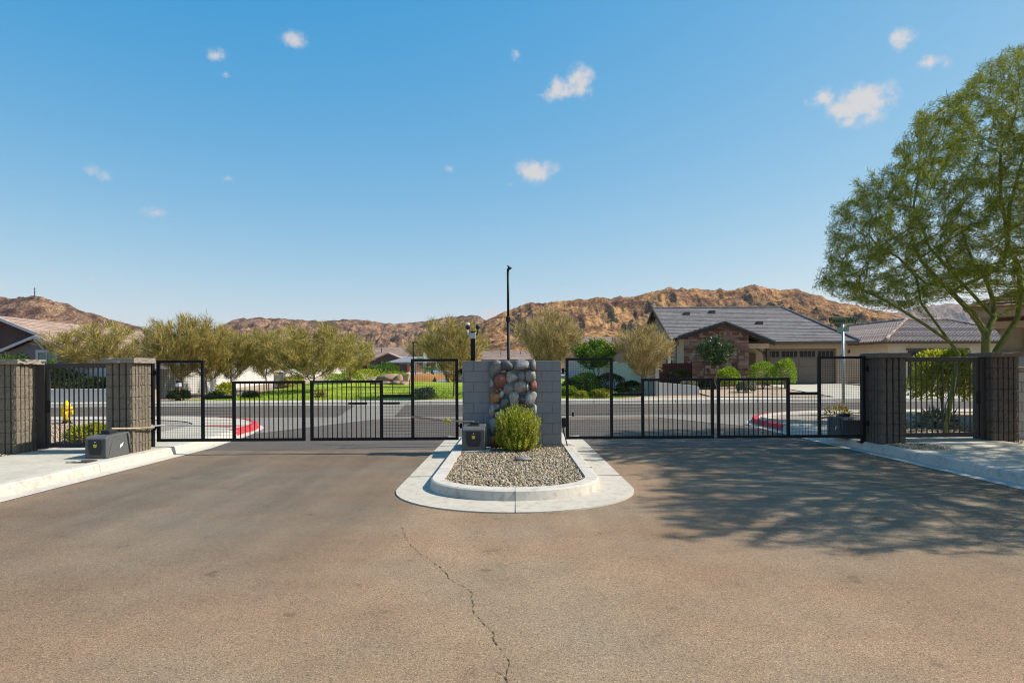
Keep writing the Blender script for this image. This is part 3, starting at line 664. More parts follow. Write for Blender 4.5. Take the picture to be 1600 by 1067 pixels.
gate_operator('grey gate opener housing on the left walk beside the tan pillar', -7.25, -6.885, 11.57, 12.32, .163, .54,
    [([(-7.02, 11.95, .64), (-6.83, 12.5, .60), (-6.80, 12.95, .58)], .018, MAT['rod'], 'arm'), ([(-6.82, 12.85, .61), (-6.72, 13.2, .60), (-6.12, 13.38, .57)], .013, MAT['galv'], 'arm'), ([(-6.82, 12.9, .55), (-6.82, 12.9, .64)], .02, MAT['rod'], 'arm_joint')], True)
gate_operator('black faced gate opener on the median island beside the stone panel', -.925, -.50, 12.50, 13.16, .155, .575,
    [([(-.72, 12.75, .67), (-1.27, 13.05, .66)], .012, MAT['rod'], 'arm'), ([(-1.20, 13.02, .66), (-1.98, 13.38, .72)], .02, MAT['rodpink'], 'arm'), ([(-1.24, 13.04, .62), (-1.24, 13.04, .71)], .03, MAT['brass'], 'arm_joint'), ([(-1.32, 13.07, .66), (-1.17, 13.0, .66)], .026, MAT['brass'], 'arm_joint')], False, pad=True)
gate_operator('grey gate opener standing behind the exit gate by the dark pillar', 6.82, 7.24, 14.1, 14.8, .162, .58,
    [([(7.02, 14.4, .68), (6.7, 14.1, .66), (6.05, 13.52, .62)], .016, MAT['rod'], 'arm')], True, flip=True)
gate_operator('gate opener hidden behind the island wall with its arm on the exit leaf', .40, .80, 13.95, 14.6, .155, .575,
    [([(.6, 14.2, .67), (1.25, 13.7, .73)], .014, MAT['rod'], 'arm'), ([(1.2, 13.72, .73), (1.95, 13.53, .74)], .012, MAT['rod'], 'arm'), ([(1.22, 13.7, .69), (1.22, 13.7, .77)], .026, MAT['opdark'], 'arm_joint')], False, flip=True, pad=True)
# rusty pull-box lid by the left opener
t = tag(empty('utility_cover', (-6.98, 11.18, .163)), 'rusty cracked utility box lid in the walk by the gate opener', 'utility lid')
MB().box(-.20, .10, -.14, .14, 0, .016).build('cover_plate', MAT['brownsteel'], t, bevel=.004, seg=1); MB().prism([(-.24, -.15, 0), (-.08, -.13, 0), (-.06, -.04, 0), (-.21, -.06, 0)], (0, 0, .03)).build('broken_edge', MAT['concrete'], t)
# photo eye and conduit on the right of the island wall
t = tag(empty('photo_eye', (.975, 13.35, .62)), 'small black photo eye with conduit on the edge of the island wall', 'photo eye')
MB().box(-.012, .06, -.14, -.06, -.05, .07).build('sensor', MAT['black'], t, bevel=.006, seg=1)
MB().tube([(.02, -.1, -.05), (.01, -.11, -.14), (.03, -.12, -.24), (.06, -.14, -.36), (.085, -.17, -.47)], .011, 6).build('conduit', MAT['black'], t, smooth=True)
MB().tube([(.05, -.02, -.09), (.05, .06, -.09)], .03, 10).build('reflector', MAT['black'], t)
# island bush drip stone / small spotlight
t = tag(empty('spotlight', tuple(G(829, 702, .13))), 'small white ground spotlight under the median bush', 'spotlight')
MB().lathe([(.01, 0), (.014, .04)], 8).build('stake', MAT['black'], t); MB().lathe([(.02, .03), (.04, .05), (.046, .09), (.04, .11)], 12).build('lamp_head', MAT['white'], t, smooth=True)
t = tag(empty('flat_stone', tuple(G(817, 719, .125))), 'flat grey stone lying on the pebbles before the median bush', 'stone')
MB().lathe([(.12, 0), (.15, .02), (.14, .04), (.06, .05)], 9).build('stone', rock_mat('g', RC['g']), t, smooth=True)

# ------------------------------------------------------------------ masts behind the island wall
b0 = P(739, 560, 14.6)
t = tag(empty('camera_pole', (b0.x, 14.6, .1)), 'short black square pole with twin cameras behind the island wall', 'camera pole')
zt = P(739, 522, 14.6).z - .1; zb = zt
MB().box(-.048, .048, -.048, .048, 0, zt).build('post', MAT['black'], t, bevel=.004, seg=1)
MB().box(-.065, .065, -.06, .05, zt - .10, zt + .025).build('junction_box', MAT['galv'], t, bevel=.008, seg=1); MB().lathe([(.045, zt + .025), (.05, zt + .06)], 10).build('cap', MAT['black'], t)
for sx in (-1, 1):
    MB().tube([(sx * .05, 0, zt - .01), (sx * .09, -.01, zt - .01), (sx * .11, -.01, zt + .05), (sx * .105, -.01, zt + .12)], .016, 8).build('arm', MAT['white'] if sx < 0 else MAT['opdark'], t, smooth=True)
    MB().lathe([(.02, .10), (.045, .115), (.05, .16), (.042, .19), (.02, .21)], 12, (sx * .105, -.01, zt)).build('camera_dome', MAT['opdark'], t, smooth=True)
MB().lathe([(.03, .19), (.05, .2), (.035, .235)], 12, (-.105, -.01, zt)).build('camera_cover', MAT['white'], t, smooth=True)
b0 = P(794.5, 560, 15.2); zt = P(794, 415, 15.2).z - .1
t = tag(empty('antenna_mast', (b0.x, 15.2, .1)), 'tall thin black mast rising behind the stone panel', 'mast')
MB().tube([(0, 0, 0), (0, 0, 1.9 + .75)], .034, 12).build('mast', MAT['black'], t, smooth=True); MB().tube([(0, 0, 2.6), (0, 0, zt - .1)], .027, 12).build('upper_mast', MAT['black'], t, smooth=True)
MB().lathe([(.04, 2.6), (.052, 2.62), (.052, 2.70), (.035, 2.72)], 12).build('collar', MAT['black'], t)
MB().tube([(-.015, 0, zt - .1), (.05, -.02, zt - .06), (-.01, 0, zt)], [.03, .05, .012], 8).build('bracket_head', MAT['opdark'], t)

# ------------------------------------------------------------------ street sign, hydrant
sp = G(1318, 655, .15); SYy = sp.y; zt = P(1318, 507, SYy).z
t = tag(empty('street_sign', (sp.x, SYy, .14)), 'street name sign on a thin galvanised pole at the far corner', 'sign')
MB().tube([(0, 0, 0), (0, 0, zt - .14)], .036, 12).build('pole', MAT['galv'], t, smooth=True)
MAT['signgreen'] = simple('sign_green', (.24, .32, .17), .5, .1, 5, 50, 0)
MB().box(-.38, .38, -.004, .004, zt - .12, zt + .07).build('name_blade', MAT['signgreen'], t, bevel=.003, seg=1)
MB().box(-.03, .03, -.03, .03, zt - .2, zt - .13).build('bracket', MAT['galv'], t)
MB().box(-.004, .004, -.36, .36, zt - .36, zt - .21).build('name_blade', MAT['signgreen'], t, bevel=.003, seg=1)
cu = bpy.data.curves.new('lettering', 'FONT'); cu.body = 'Paseo Wy'; cu.size = .2; cu.align_x = 'CENTER'; cu.align_y = 'CENTER'; cu.extrude = .001
tmp = bpy.data.objects.new('tmp', cu); COL.objects.link(tmp); bpy.context.view_layer.update()
me = bpy.data.meshes.new_from_object(tmp); bpy.data.objects.remove(tmp); me.materials.append(MAT['black'])
o = link('lettering', me, None, t, (0, -.0065, zt - .02)); o.rotation_euler = (math.pi / 2, 0, 0)
MB().tube([(.06, 0, zt - .62), (.06, 0, zt - .72)], .02, 8).build('clamp', MAT['galv'], t)
hy = G(104, 662, .14)
t = tag(empty('fire_hydrant', (hy.x, hy.y, .137)), 'yellow fire hydrant standing in gravel behind the walk gate', 'hydrant')
MB().lathe([(.15, 0), (.15, .04), (.11, .045), (.11, .09)], 18).build('flange', MAT['dark'], t)
MB().lathe([(.105, .09), (.10, .2), (.10, .44), (.115, .47)], 18).build('barrel', MAT['hydrant'], t, smooth=True)
MB().lathe([(.15, .44), (.155, .46), (.155, .485), (.15, .495)], 18).build('bonnet_flange', MAT['hydrant'], t)
MB().lathe([(.112, .495), (.11, .55), (.09, .61), (.05, .65), (.03, .655), (.03, .69)], 18).build('bonnet', MAT['hydrant'], t, smooth=True)
for sx in (-1, 1): MB().tube([(sx * .09, 0, .34), (sx * .17, 0, .34)], .052, 12).tube([(sx * .17, 0, .34), (sx * .205, 0, .34)], .064, 12).tube([(sx * .2, 0, .34), (sx * .225, 0, .34)], .018, 5).build('hose_nozzle', MAT['hydrant'], t)
MB().tube([(0, -.09, .32), (0, -.17, .32)], .072, 14).tube([(0, -.17, .32), (0, -.21, .32)], .086, 14).build('pumper_nozzle', MAT['hydrant'], t)
# ------------------------------------------------------------------ foliage
def mk_leaf(name, stops, trans=.35, rough=.55):
    m = bpy.data.materials.new(name); m.use_nodes = True; n, l = m.node_tree.nodes, m.node_tree.links; b = n['Principled BSDF']; b.inputs['Roughness'].default_value = rough; b.inputs['Specular IOR Level'].default_value = .25
    g = n.new('ShaderNodeNewGeometry'); c = ramp(n, l, g.outputs['Random Per Island'], stops); big = noise(n, l, 1.6, 3)
    c = mixc(n, l, .7, c, ramp(n, l, big, [(.3, (.72, .74, .7)), (.7, (1.25, 1.22, 1.15))]), 'MULTIPLY')
    l.new(c, b.inputs['Base Color']); tr = n.new('ShaderNodeBsdfTranslucent'); l.new(c, tr.inputs['Color'])
    mx = n.new('ShaderNodeMixShader'); mx.inputs[0].default_value = trans; l.new(b.outputs[0], mx.inputs[1]); l.new(tr.outputs[0], mx.inputs[2]); l.new(mx.outputs[0], n['Material Output'].inputs[0]); return m
MAT['leaf_acacia'] = mk_leaf('acacia_leaf', [(0, (.11, .095, .025)), (.35, (.27, .22, .06)), (.7, (.50, .40, .125)), (1, (.70, .57, .22))])
MAT['leaf_gold'] = mk_leaf('golden_acacia_leaf', [(0, (.14, .105, .04)), (.4, (.34, .26, .10)), (.75, (.52, .405, .18)), (1, (.64, .52, .26))])
MAT['leaf_pv'] = mk_leaf('palo_verde_leaf', [(0, (.055, .095, .008)), (.5, (.15, .195, .013)), (.85, (.31, .33, .022)), (1, (.46, .39, .045))], .4)
MAT['leaf_green'] = mk_leaf('green_leaf', [(0, (.035, .085, .012)), (.5, (.075, .16, .018)), (1, (.14, .24, .03))], .4)
MAT['leaf_lime'] = mk_leaf('lime_leaf', [(0, (.10, .18, .012)), (.5, (.22, .34, .02)), (1, (.38, .48, .035))], .45)
MAT['leaf_yellow'] = mk_leaf('yellow_green_leaf', [(0, (.17, .20, .015)), (.5, (.38, .41, .03)), (1, (.58, .54, .07))], .45)
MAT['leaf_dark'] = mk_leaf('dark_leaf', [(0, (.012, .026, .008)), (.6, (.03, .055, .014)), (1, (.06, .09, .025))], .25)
MAT['leaf_citrus'] = mk_leaf('citrus_leaf', [(0, (.02, .05, .014)), (.6, (.045, .095, .025)), (1, (.12, .17, .07))], .3, .4)
MAT['leaf_silver'] = mk_leaf('silver_leaf', [(0, (.12, .14, .08)), (.6, (.24, .26, .16)), (1, (.36, .38, .26))], .3)
MAT['leaf_median'] = mk_leaf('median_bush_leaf', [(0, (.11, .145, .012)), (.45, (.33, .37, .028)), (.8, (.56, .57, .055)), (1, (.72, .68, .15))], .4)
MAT['petal'] = mk_leaf('magenta_flower', [(0, (.35, .02, .12)), (1, (.55, .05, .22))], .4)
MAT['bark_green'] = simple('green_bark', (.15, .17, .045), .8, .3, 9, 50, .4, .006)
MAT['bark'] = simple('brown_bark', (.16, .10, .065), .9, .3, 14, 60, .6, .008)
MAT['bark_dark'] = simple('dark_bark', (.06, .045, .035), .9, .3, 14, 60, .6, .008)

def colonize(nodes, parents, attr, step, infl, kill, iters, trop=(0, 0, 0), maxn=9000):
    nodes = [np.array(p, float) for p in nodes]; parents = list(parents); A = np.array(attr, float)
    NP = np.array(nodes); d = np.full(len(A), 1e9); near = np.zeros(len(A), int)
    def upd(i0):
        nonlocal d, near
        for s in range(i0, len(nodes), 400):
            B = np.array(nodes[s:s + 400]); D = np.linalg.norm(A[:, None] - B[None], axis=2); j = D.argmin(1); m = D[np.arange(len(A)), j]; w = m < d; d[w] = m[w]; near[w] = j[w] + s
    upd(0); trop = np.array(trop)
    for it in range(iters):
        act = d < infl
        if not act.any() or len(nodes) > maxn: break
        i0 = len(nodes); idx = near[act]; dirs = A[act] - np.array(nodes)[idx]; dirs /= np.linalg.norm(dirs, axis=1)[:, None] + 1e-9
        uq, inv = np.unique(idx, return_inverse=True); S = np.zeros((len(uq), 3)); np.add.at(S, inv, dirs)
        kc = np.bincount(np.array(parents)[np.array(parents) >= 0], minlength=len(nodes)); full = kc[uq] >= 3; drop = np.zeros(len(A), bool); drop[np.where(act)[0][full[inv]]] = True
        S = S / (np.linalg.norm(S, axis=1)[:, None] + 1e-9) + trop + np.random.normal(0, .12, S.shape); S /= np.linalg.norm(S, axis=1)[:, None] + 1e-9
        for u, s in [(u_, s_) for u_, s_, f_ in zip(uq, S, full) if not f_]: nodes.append(nodes[u] + s * step); parents.append(int(u))
        upd(i0); keep = (d > kill) & ~drop
        A, d, near = A[keep], d[keep], near[keep]
        if len(A) == 0: break
    return np.array(nodes), np.array(parents)
def tree_mesh(N, Pn, r_tip, expo, r_max, sides_big=8, base_r=None):
    n = len(N); kids = np.zeros(n, int); area = np.zeros(n)
    for i in range(n):
        if Pn[i] >= 0: kids[Pn[i]] += 1
    for i in range(n - 1, -1, -1):
        if kids[i] == 0: area[i] += r_tip ** expo
        if Pn[i] >= 0: area[Pn[i]] += area[i]
    rad = np.minimum(area ** (1 / expo), r_max)
    if base_r is not None:
        for i, b in base_r.items(): rad[i] = max(rad[i], b) if b else rad[i]
    V, Fc = [], []; rings = {}
    def ringof(p, d, r, s):
        d = d / (np.linalg.norm(d) + 1e-9); a = np.array([.05, 1., .08]) if abs(d[1]) < .96 else np.array([1., 0, 0]); u = np.cross(a, d); u /= np.linalg.norm(u); w = np.cross(d, u); b = len(V)
        for k in range(s): t = 2 * math.pi * k / s; V.append(p + (u * math.cos(t) + w * math.sin(t)) * r)
        return b
    for i in range(n):
        p = Pn[i]
        if p < 0: continue
        s = sides_big if rad[i] > .02 else (5 if rad[i] > .008 else 3); dr = N[i] - N[p]
        r0 = rad[p] if rad[i] > .55 * rad[p] else rad[i] * 1.15
        key = (p, s)
        pd = N[p] - N[Pn[p]] if Pn[p] >= 0 else dr
        if rad[i] > .55 * rad[p] and key in rings: a = rings[key]
        else: a = ringof(N[p], dr, r0, s)
        b = ringof(N[i], dr, rad[i], s); rings[(i, s)] = b
        for k in range(s): Fc.append((a + k, a + (k + 1) % s, b + (k + 1) % s, b + k))
    return np.array(V), np.array(Fc), rad, kids
def leaf_quads(P0, D, L, W, rs, flat=None):   # diamond leaves
    n = len(P0); D = D / (np.linalg.norm(D, axis=1)[:, None] + 1e-9); R = rs.normal(0, 1, (n, 3)); S = np.cross(D, R); S /= np.linalg.norm(S, axis=1)[:, None] + 1e-9
    L = np.broadcast_to(np.asarray(L).reshape(-1, 1), (n, 1)); W = np.broadcast_to(np.asarray(W).reshape(-1, 1), (n, 1))
    V = np.stack([P0, P0 + D * L * .45 + S * W * .5, P0 + D * L, P0 + D * L * .45 - S * W * .5], 1).reshape(-1, 3)
    return V, np.arange(4 * n).reshape(-1, 4)
def build_tree_meshes(name, N, Pn, r_tip, expo, r_max, leafmat, barkmat, per_node, L, W, rs, droop=0, spread=.6, rthr=.012, base_r=None, up=0.0, jit=.05):
    V, Fc, rad, kids = tree_mesh(N, Pn, r_tip, expo, r_max, 8, base_r)
    tm = fast_mesh(name + '_trunk', V, Fc, True); tm.materials.append(barkmat)
    idx = np.where((rad < rthr) & (Pn >= 0))[0]; idx = np.repeat(idx, per_node); t = rs.rand(len(idx), 1)
    A, B = N[Pn[idx]], N[idx]; d = B - A; d /= np.linalg.norm(d, axis=1)[:, None] + 1e-9
    p = A + (B - A) * t + rs.normal(0, jit, A.shape); dd = d + rs.normal(0, spread, d.shape); dd[:, 2] += up - droop
    v, f = leaf_quads(p, dd, rs.uniform(L * .6, L * 1.3, len(idx)), rs.uniform(W * .7, W * 1.3, len(idx)), rs)
    lm = fast_mesh(name + '_crown', v, f, False); lm.materials.append(leafmat); return tm, lm
def put_tree(name, label, cat, group, tm, lm, loc, rz=0, sc=(1, 1, 1)):
    t = tag(empty(name, loc, rz), label, cat, group); t.scale = sc
    link('trunk', tm, None, t); link('crown', lm, None, t); return t

# --- the big palo verde behind the right wall; its limbs follow the photograph's
rs = np.random.RandomState(21); TY = 15.6
def limb(pts, y_off=0.0):
    out = []
    for k, (x, y, dy) in enumerate(pts): out.append(np.array(P(x, y, TY + dy)[:]))
    return out
base1 = P(1540, 690, TY); nodes = []; par = []; baser = {}
def add_chain(pts, parent, r0, r1, step=.22):
    last = parent; prev = nodes[parent] if parent >= 0 else None; first = len(nodes); tot = len(pts)
    for i, p in enumerate(pts):
        if prev is None: nodes.append(p); par.append(-1); last = len(nodes) - 1; prev = p; baser[last] = r0; continue
        n = max(1, int(np.linalg.norm(p - prev) / step))
        for k in range(1, n + 1):
            nodes.append(prev + (p - prev) * k / n); par.append(last); last = len(nodes) - 1; baser[last] = r0 + (r1 - r0) * ((i + k / n) / tot)
        prev = p
    return last
c8 = lambda u, v, d=0: np.array(P(1240 + u / 2.133, 60 + v / 2.133, TY + d)[:])
root = np.array([c8(640, 1090)[0], TY, .1])
e1 = add_chain([root, c8(640, 1040), c8(642, 985)], -1, .105, .09)
eL = add_chain([c8(600, 920, .1), c8(545, 865, .0), c8(480, 800, -.3), c8(425, 740, -.6), c8(390, 660, -.9)], e1, .075, .03)
add_chain([c8(520, 830, -.5), c8(440, 815, -1.1), c8(380, 760, -1.5)], len(nodes) - 14 if len(nodes) > 20 else eL, .034, .016)
eR = add_chain([c8(668, 930, .1), c8(668, 880, .3), c8(645, 810, .5), c8(600, 750, .7), c8(560, 640, .9)], e1, .07, .028)
add_chain([c8(700, 760, -.2), c8(715, 660, -.5), c8(690, 520, -.8), c8(690, 380, -1.0)], e1 + 5, .045, .02)
e2 = add_chain([root + np.array([.22, .1, 0]), c8(675, 1040, .1), c8(710, 990, .15), c8(748, 930, .2), c8(758, 840, .2), c8(750, 760, .1), c8(715, 690, 0), c8(720, 560, -.2), c8(760, 420, -.2)], -1, .085, .034)
add_chain([c8(800, 700, .3), c8(850, 560, .4), c8(880, 400, .3)], e2 - 8, .045, .02)
e3 = add_chain([np.array([root[0] - 1.0, TY - .1, .1]), c8(550, 1050, -.2), c8(520, 1010, -.3), c8(440, 955, -.6), c8(360, 905, -.9), c8(300, 870, -1.2), c8(230, 840, -1.5)], -1, .055, .02)
add_chain([c8(424, 880, -.6), c8(412, 800, -.6), c8(350, 730, -.8), c8(280, 690, -1.1)], e3 - 12, .032, .014)
add_chain([c8(455, 700, .9), c8(400, 560, 1.2), c8(420, 440, 1.5)], eR - 8, .028, .014)
cx, cy = root[0] + .6, TY
Aq = []
out8 = [(-40, 800), (75, 840), (90, 770), (110, 650), (130, 560), (200, 500), (300, 440), (330, 360), (390, 300), (410, 230), (500, 210), (560, 150), (600, 100), (690, 30), (800, 0), (960, 60), (1080, 250), (1120, 500), (1100, 760), (980, 860), (840, 850), (760, 900), (640, 820), (560, 850), (480, 870), (380, 915), (260, 900), (150, 865), (65, 835)]
out8 = out8[1:]
tries = 0
while len(Aq) < 6500 and tries < 90000:
    tries += 1; u, v = rs.uniform(40, 1120), rs.uniform(0, 950)
    if not in_poly(np.array([[u, v]]), out8)[0]: continue
    cu_, cv_ = 620, 620; e = ((u - cu_) / 560) ** 2 + ((v - cv_) / 620) ** 2; half = 4.1 * math.sqrt(max(.05, 1 - .8 * e))
    dy = rs.uniform(-half, half * .9); p = c8(u, v, dy)
    Aq.append(tuple(p))
Nn, Pp = colonize(nodes, par, Aq, .15, 1.6, .19, 110, (0, 0, -.03), 15000)
tm, lm = build_tree_meshes('palo_verde', Nn, Pp, .0032, 2.3, .12, MAT['leaf_pv'], MAT['bark_green'], 30, .11, .0105, rs, droop=.15, spread=.48, rthr=.0105, base_r=baser, jit=.04)
put_tree('palo_verde_tree', 'large feathery green palo verde with green trunks behind the right pillars', 'tree', None, tm, lm, (0, 0, 0))
# the next palo verde along the walk, whose crown shades the exit lane
put_tree('palo_verde_tree', 'second palo verde beside the right walk shading the exit lane', 'tree', None, tm, lm, (.9, -5.5, 0), 0, (1, 1, 1.1))

# --- acacias of the park: three grown shapes, copied
def acacia(seed, hgt, rad_, trunk_h, flat):
    rs = np.random.RandomState(seed); np.random.seed(seed); A = []
    while len(A) < 420:
        p = rs.uniform(-1, 1, 3)
        if p @ p > 1 or (p[2] < -.1 and p[0] ** 2 + p[1] ** 2 > .75): continue
        z = trunk_h + (hgt - trunk_h) * (.5 + .5 * p[2]); k = .45 + .55 * min(1, (z - trunk_h) / ((hgt - trunk_h) * .45)) if flat else .35 + .65 * min(1, (z - trunk_h) / ((hgt - trunk_h) * .6))
        A.append((p[0] * rad_ * k * ((1 + .28 * math.sin(3 * math.atan2(p[1], p[0]) + seed) * math.sin(4 * p[2] + seed))), p[1] * rad_ * k, z + rs.normal(0, .12)))
    nodes = [np.array((0, 0, 0.))]; par = [-1]; lean = rs.normal(0, .06, 2)
    for k in range(1, int(trunk_h / .2) + 2): nodes.append(np.array((lean[0] * k * .4, lean[1] * k * .4, k * .2))); par.append(k - 1)
    N, Pn = colonize(nodes, par, A, .2, 2.5, .30, 60, (0, 0, .08), 2500)
    return N, Pn, rs
protos = []
for (seed, h, r_, th, fl, lmname) in ((31, 4.5, 2.35, .95, False, 'leaf_acacia'), (32, 4.3, 2.2, 1.0, False, 'leaf_acacia'), (33, 4.4, 3.2, .8, True, 'leaf_acacia'), (34, 3.9, 1.9, 1.1, False, 'leaf_gold')):
    N, Pn, rs = acacia(seed, h, r_, th, fl)
    protos.append(build_tree_meshes('acacia', N, Pn, .0055, 2.2, .12, MAT[lmname], MAT['bark'], 36 if fl else 32, .44, .021, rs, up=.65, spread=.5, rthr=.021, jit=.10))
GA = 'olive acacia trees of the park'
def ac(k, label, x, Y, rz, sc, ytop=None, dx=0):
    b = P(x, 600, Y); g = gz(b.x, Y); put_tree('acacia_tree', label, 'tree', GA, *protos[k], (b.x, Y, g - .03), rz, sc)
ac(0, 'olive acacia overhanging the roof eave of the dark craftsman house', 152, 39.5, 1.0, (1.25, 1.2, .95))
ac(1, 'olive acacia at the front corner of the white park wall', 283, 38.2, .4, (1.12, 1.1, 1.06))
ac(0, 'leaning olive acacia second along the white park wall from the street', 323, 39.5, 2.2, (1.0, 1.0, .92))
ac(1, 'olive acacia third along the white park wall from the street', 362, 41.5, 3.1, (1.0, 1, .88))
ac(0, 'olive acacia fourth along the white park wall from the street', 417, 46, 4.4, (.95, .95, .9))
ac(2, 'broad spreading dark olive acacia standing on the park lawn', 487, 42, .9, (1.2, 1.1, .98))
ac(1, 'small olive acacia behind the broad one near the far park wall', 548, 56, 1.9, (1.05, 1.05, .78))
ac(1, 'olive gold acacia with a slim trunk by the far kerb before the playground', 708, 36.2, 5.2, (.98, .98, .97))
ac(3, 'golden feathery acacia behind the right end of the stone panel', 860, 40, .3, (1.2, 1.15, 1.22))
ac(3, 'golden vase shaped acacia before the blue shaded side wall', 1005, 37.6, 2.0, (1.0, 1, .97))
ac(3, 'distant olive acacia between the playground and the tan roofed house', 664, 74, 2.6, (1.3, 1.3, 1.05))

# --- generic shrubs
def shrub_mesh(name, seed, rx, ry, h, n, L, W, mat, up=.3, shell=.45, lump=.18):
    rs = np.random.RandomState(seed); d = rs.normal(0, 1, (n, 3)); d /= np.linalg.norm(d, axis=1)[:, None]; d[:, 2] = np.where(d[:, 2] < -.55, -d[:, 2], d[:, 2])
    lm_ = 1 + lump * (np.sin(d[:, 0] * 5 + seed) * np.sin(d[:, 1] * 5 + 2 * seed) + .6 * np.sin(d[:, 2] * 7 + d[:, 0] * 4)); rr = (1 - shell * rs.rand(n) ** 1.6) * lm_
    p = d * rr[:, None] * np.array([rx, ry, h / 2]) + np.array([0, 0, h / 2]); p[:, 2] = np.maximum(p[:, 2], .02)
    dd = d + rs.normal(0, .6, d.shape); dd[:, 2] += up
    v, f = leaf_quads(p, dd, rs.uniform(L * .6, L * 1.3, n), rs.uniform(W * .7, W * 1.3, n), rs); me = fast_mesh(name, v, f); me.materials.append(mat); return me
def stems_mesh(seed, n, h, spread):
    rs = random.Random(seed); mb = MB()
    for k in range(n):
        a = rs.uniform(0, 6.28); q = rs.uniform(.1, 1) * spread; mb.tube([(0.02 * math.cos(a), .02 * math.sin(a), 0), (q * .4 * math.cos(a), q * .4 * math.sin(a), h * .45), (q * math.cos(a), q * math.sin(a), h * rs.uniform(.7, 1))], [.014, .01, .004], 5)
    me = mb.mesh('stems'); me.materials.append(MAT['bark']); return me
def shrub(label, loc, rx, h, mat, n=2600, L=.08, W=.035, seed=1, group=None, ry=None, up=.3, name='shrub', shell=.5, lump=.18):
    t = tag(empty(name, loc), label, 'shrub', group); link('foliage', shrub_mesh('foliage', seed, rx, ry or rx, h, n, L, W, mat, up, shell, lump), None, t); link('stems', stems_mesh(seed, 9, h * .8, rx * .7), None, t); return t
# the bush on the island: upright leafy stems
rs = np.random.RandomState(77); bb = G(808, 706, .12)
t = tag(empty('median_bush', (bb.x, 12.72, .12)), 'bright yellow green upright bush growing in the median pebbles', 'shrub')
ns = 420; a = rs.uniform(0, 6.28, ns); q = rs.rand(ns) ** .6; tips = np.stack([q * .45 * np.cos(a), q * .36 * np.sin(a), (.42 + .40 * np.sqrt(1 - (q * .93) ** 2)) * rs.uniform(.82, 1.07, ns)], 1); low = rs.rand(ns) < .5; tips[low, 2] *= rs.uniform(.2, .85, low.sum()); base = tips * np.array([.62, .62, 0]) + np.array([0, 0, .03])
m_ = 64; tt = rs.rand(ns, m_) ** .75; ctrl = base * .3 + tips * .7; ctrl[:, 2] = tips[:, 2] * .5
pts_ = ((1 - tt)[..., None] ** 2) * base[:, None] + 2 * ((1 - tt) * tt)[..., None] * ctrl[:, None] + (tt ** 2)[..., None] * tips[:, None]
dirs = (tips - ctrl)[:, None] + rs.normal(0, .17, (ns, m_, 3)); dirs = dirs.reshape(-1, 3); dirs /= np.linalg.norm(dirs, axis=1)[:, None]; dirs = dirs + rs.normal(0, .45, dirs.shape); dirs[:, 2] += .35
pts_ = pts_.reshape(-1, 3) + rs.normal(0, .008, (ns * m_, 3))
v, f = leaf_quads(pts_, dirs, rs.uniform(.025, .05, len(pts_)), rs.uniform(.009, .015, len(pts_)), rs); me = fast_mesh('foliage', v, f); me.materials.append(MAT['leaf_median']); link('foliage', me, None, t)
mb = MB()
for k in range(0, ns, 4): mb.tube([tuple(base[k]), tuple(ctrl[k]), tuple(tips[k] * .97)], [.006, .004, .002], 4)
mb.build('stems', MAT['bark'], t)
def at(x, Y, z=None): p = P(x, 600, Y); return (p.x, Y, gz(p.x, Y) - .02 if z is None else z)
shrub('low yellow green shrub in gravel by the hydrant', at(143, 14.7, .13), .42, .36, MAT['leaf_yellow'], 3800, .07, .03, 3)
shrub('tall bright yellow green bush behind the right walk gate', at(1472, 22.0, .13), .95, 2.05, MAT['leaf_yellow'], 6500, .12, .06, 4, shell=.6)
shrub('small blue grey agave like plant in the gravel behind the right walk gate', at(1462, 16.6, .13), .35, .35, MAT['leaf_silver'], 300, .25, .05, 5)
shrub('leafy green shrub under the craftsman house window', at(18, 37.2), 1.0, 2.4, MAT['leaf_green'], 2600, .16, .08, 6)
shrub('lime shrub right of the craftsman house window', at(78, 37.6), .8, 2.0, MAT['leaf_lime'], 2000, .15, .07, 7)
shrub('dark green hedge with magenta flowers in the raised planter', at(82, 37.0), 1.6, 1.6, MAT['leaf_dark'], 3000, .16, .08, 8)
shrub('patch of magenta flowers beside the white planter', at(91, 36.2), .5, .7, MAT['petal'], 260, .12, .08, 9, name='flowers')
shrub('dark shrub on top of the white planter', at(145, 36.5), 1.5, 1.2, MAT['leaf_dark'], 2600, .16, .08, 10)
for i, (x, Y, r_, h, mt, lb) in enumerate([(280, 36.2, .55, .5, 'leaf_dark', 'low dark shrub at the foot of the white park wall corner'), (336, 36.6, .4, .35, 'leaf_dark', 'dark low shrub at the lawn edge by the leaning acacia'), (392, 36.8, .42, .38, 'leaf_dark', 'dark round shrub on the lawn edge by the picket gate'), (352, 38.5, .5, .8, 'leaf_yellow', 'yellow green shrub against the white park wall'), (458, 52, .8, .8, 'leaf_yellow', 'yellowish shrub by the far part of the park wall'),
    (447, 50, .6, .7, 'leaf_acacia', 'rust tinged shrub beside the utility cabinet'), (663, 35.9, .55, .55, 'leaf_silver', 'grey green spiky shrub by the far kerb'), (500, 37.2, .3, .3, 'leaf_acacia', 'dry low shrub under the broad acacia'), (566, 62, 2.0, 1.1, 'leaf_yellow', 'wide yellow green shrub bed before the shaded house'), (600, 66, 1.5, 1.6, 'leaf_green', 'round green shrub by the shaded house entrance'), (616, 60, 1.4, .9, 'leaf_lime', 'lime shrub above the boulders'), (540, 60, 1.6, .8, 'leaf_lime', 'low lime shrub left of the boulders')]):
    shrub(lb, at(x, Y), r_, h, MAT[mt], 1300, .05 + .0025 * Y, .02 + .001 * Y, 40 + i)
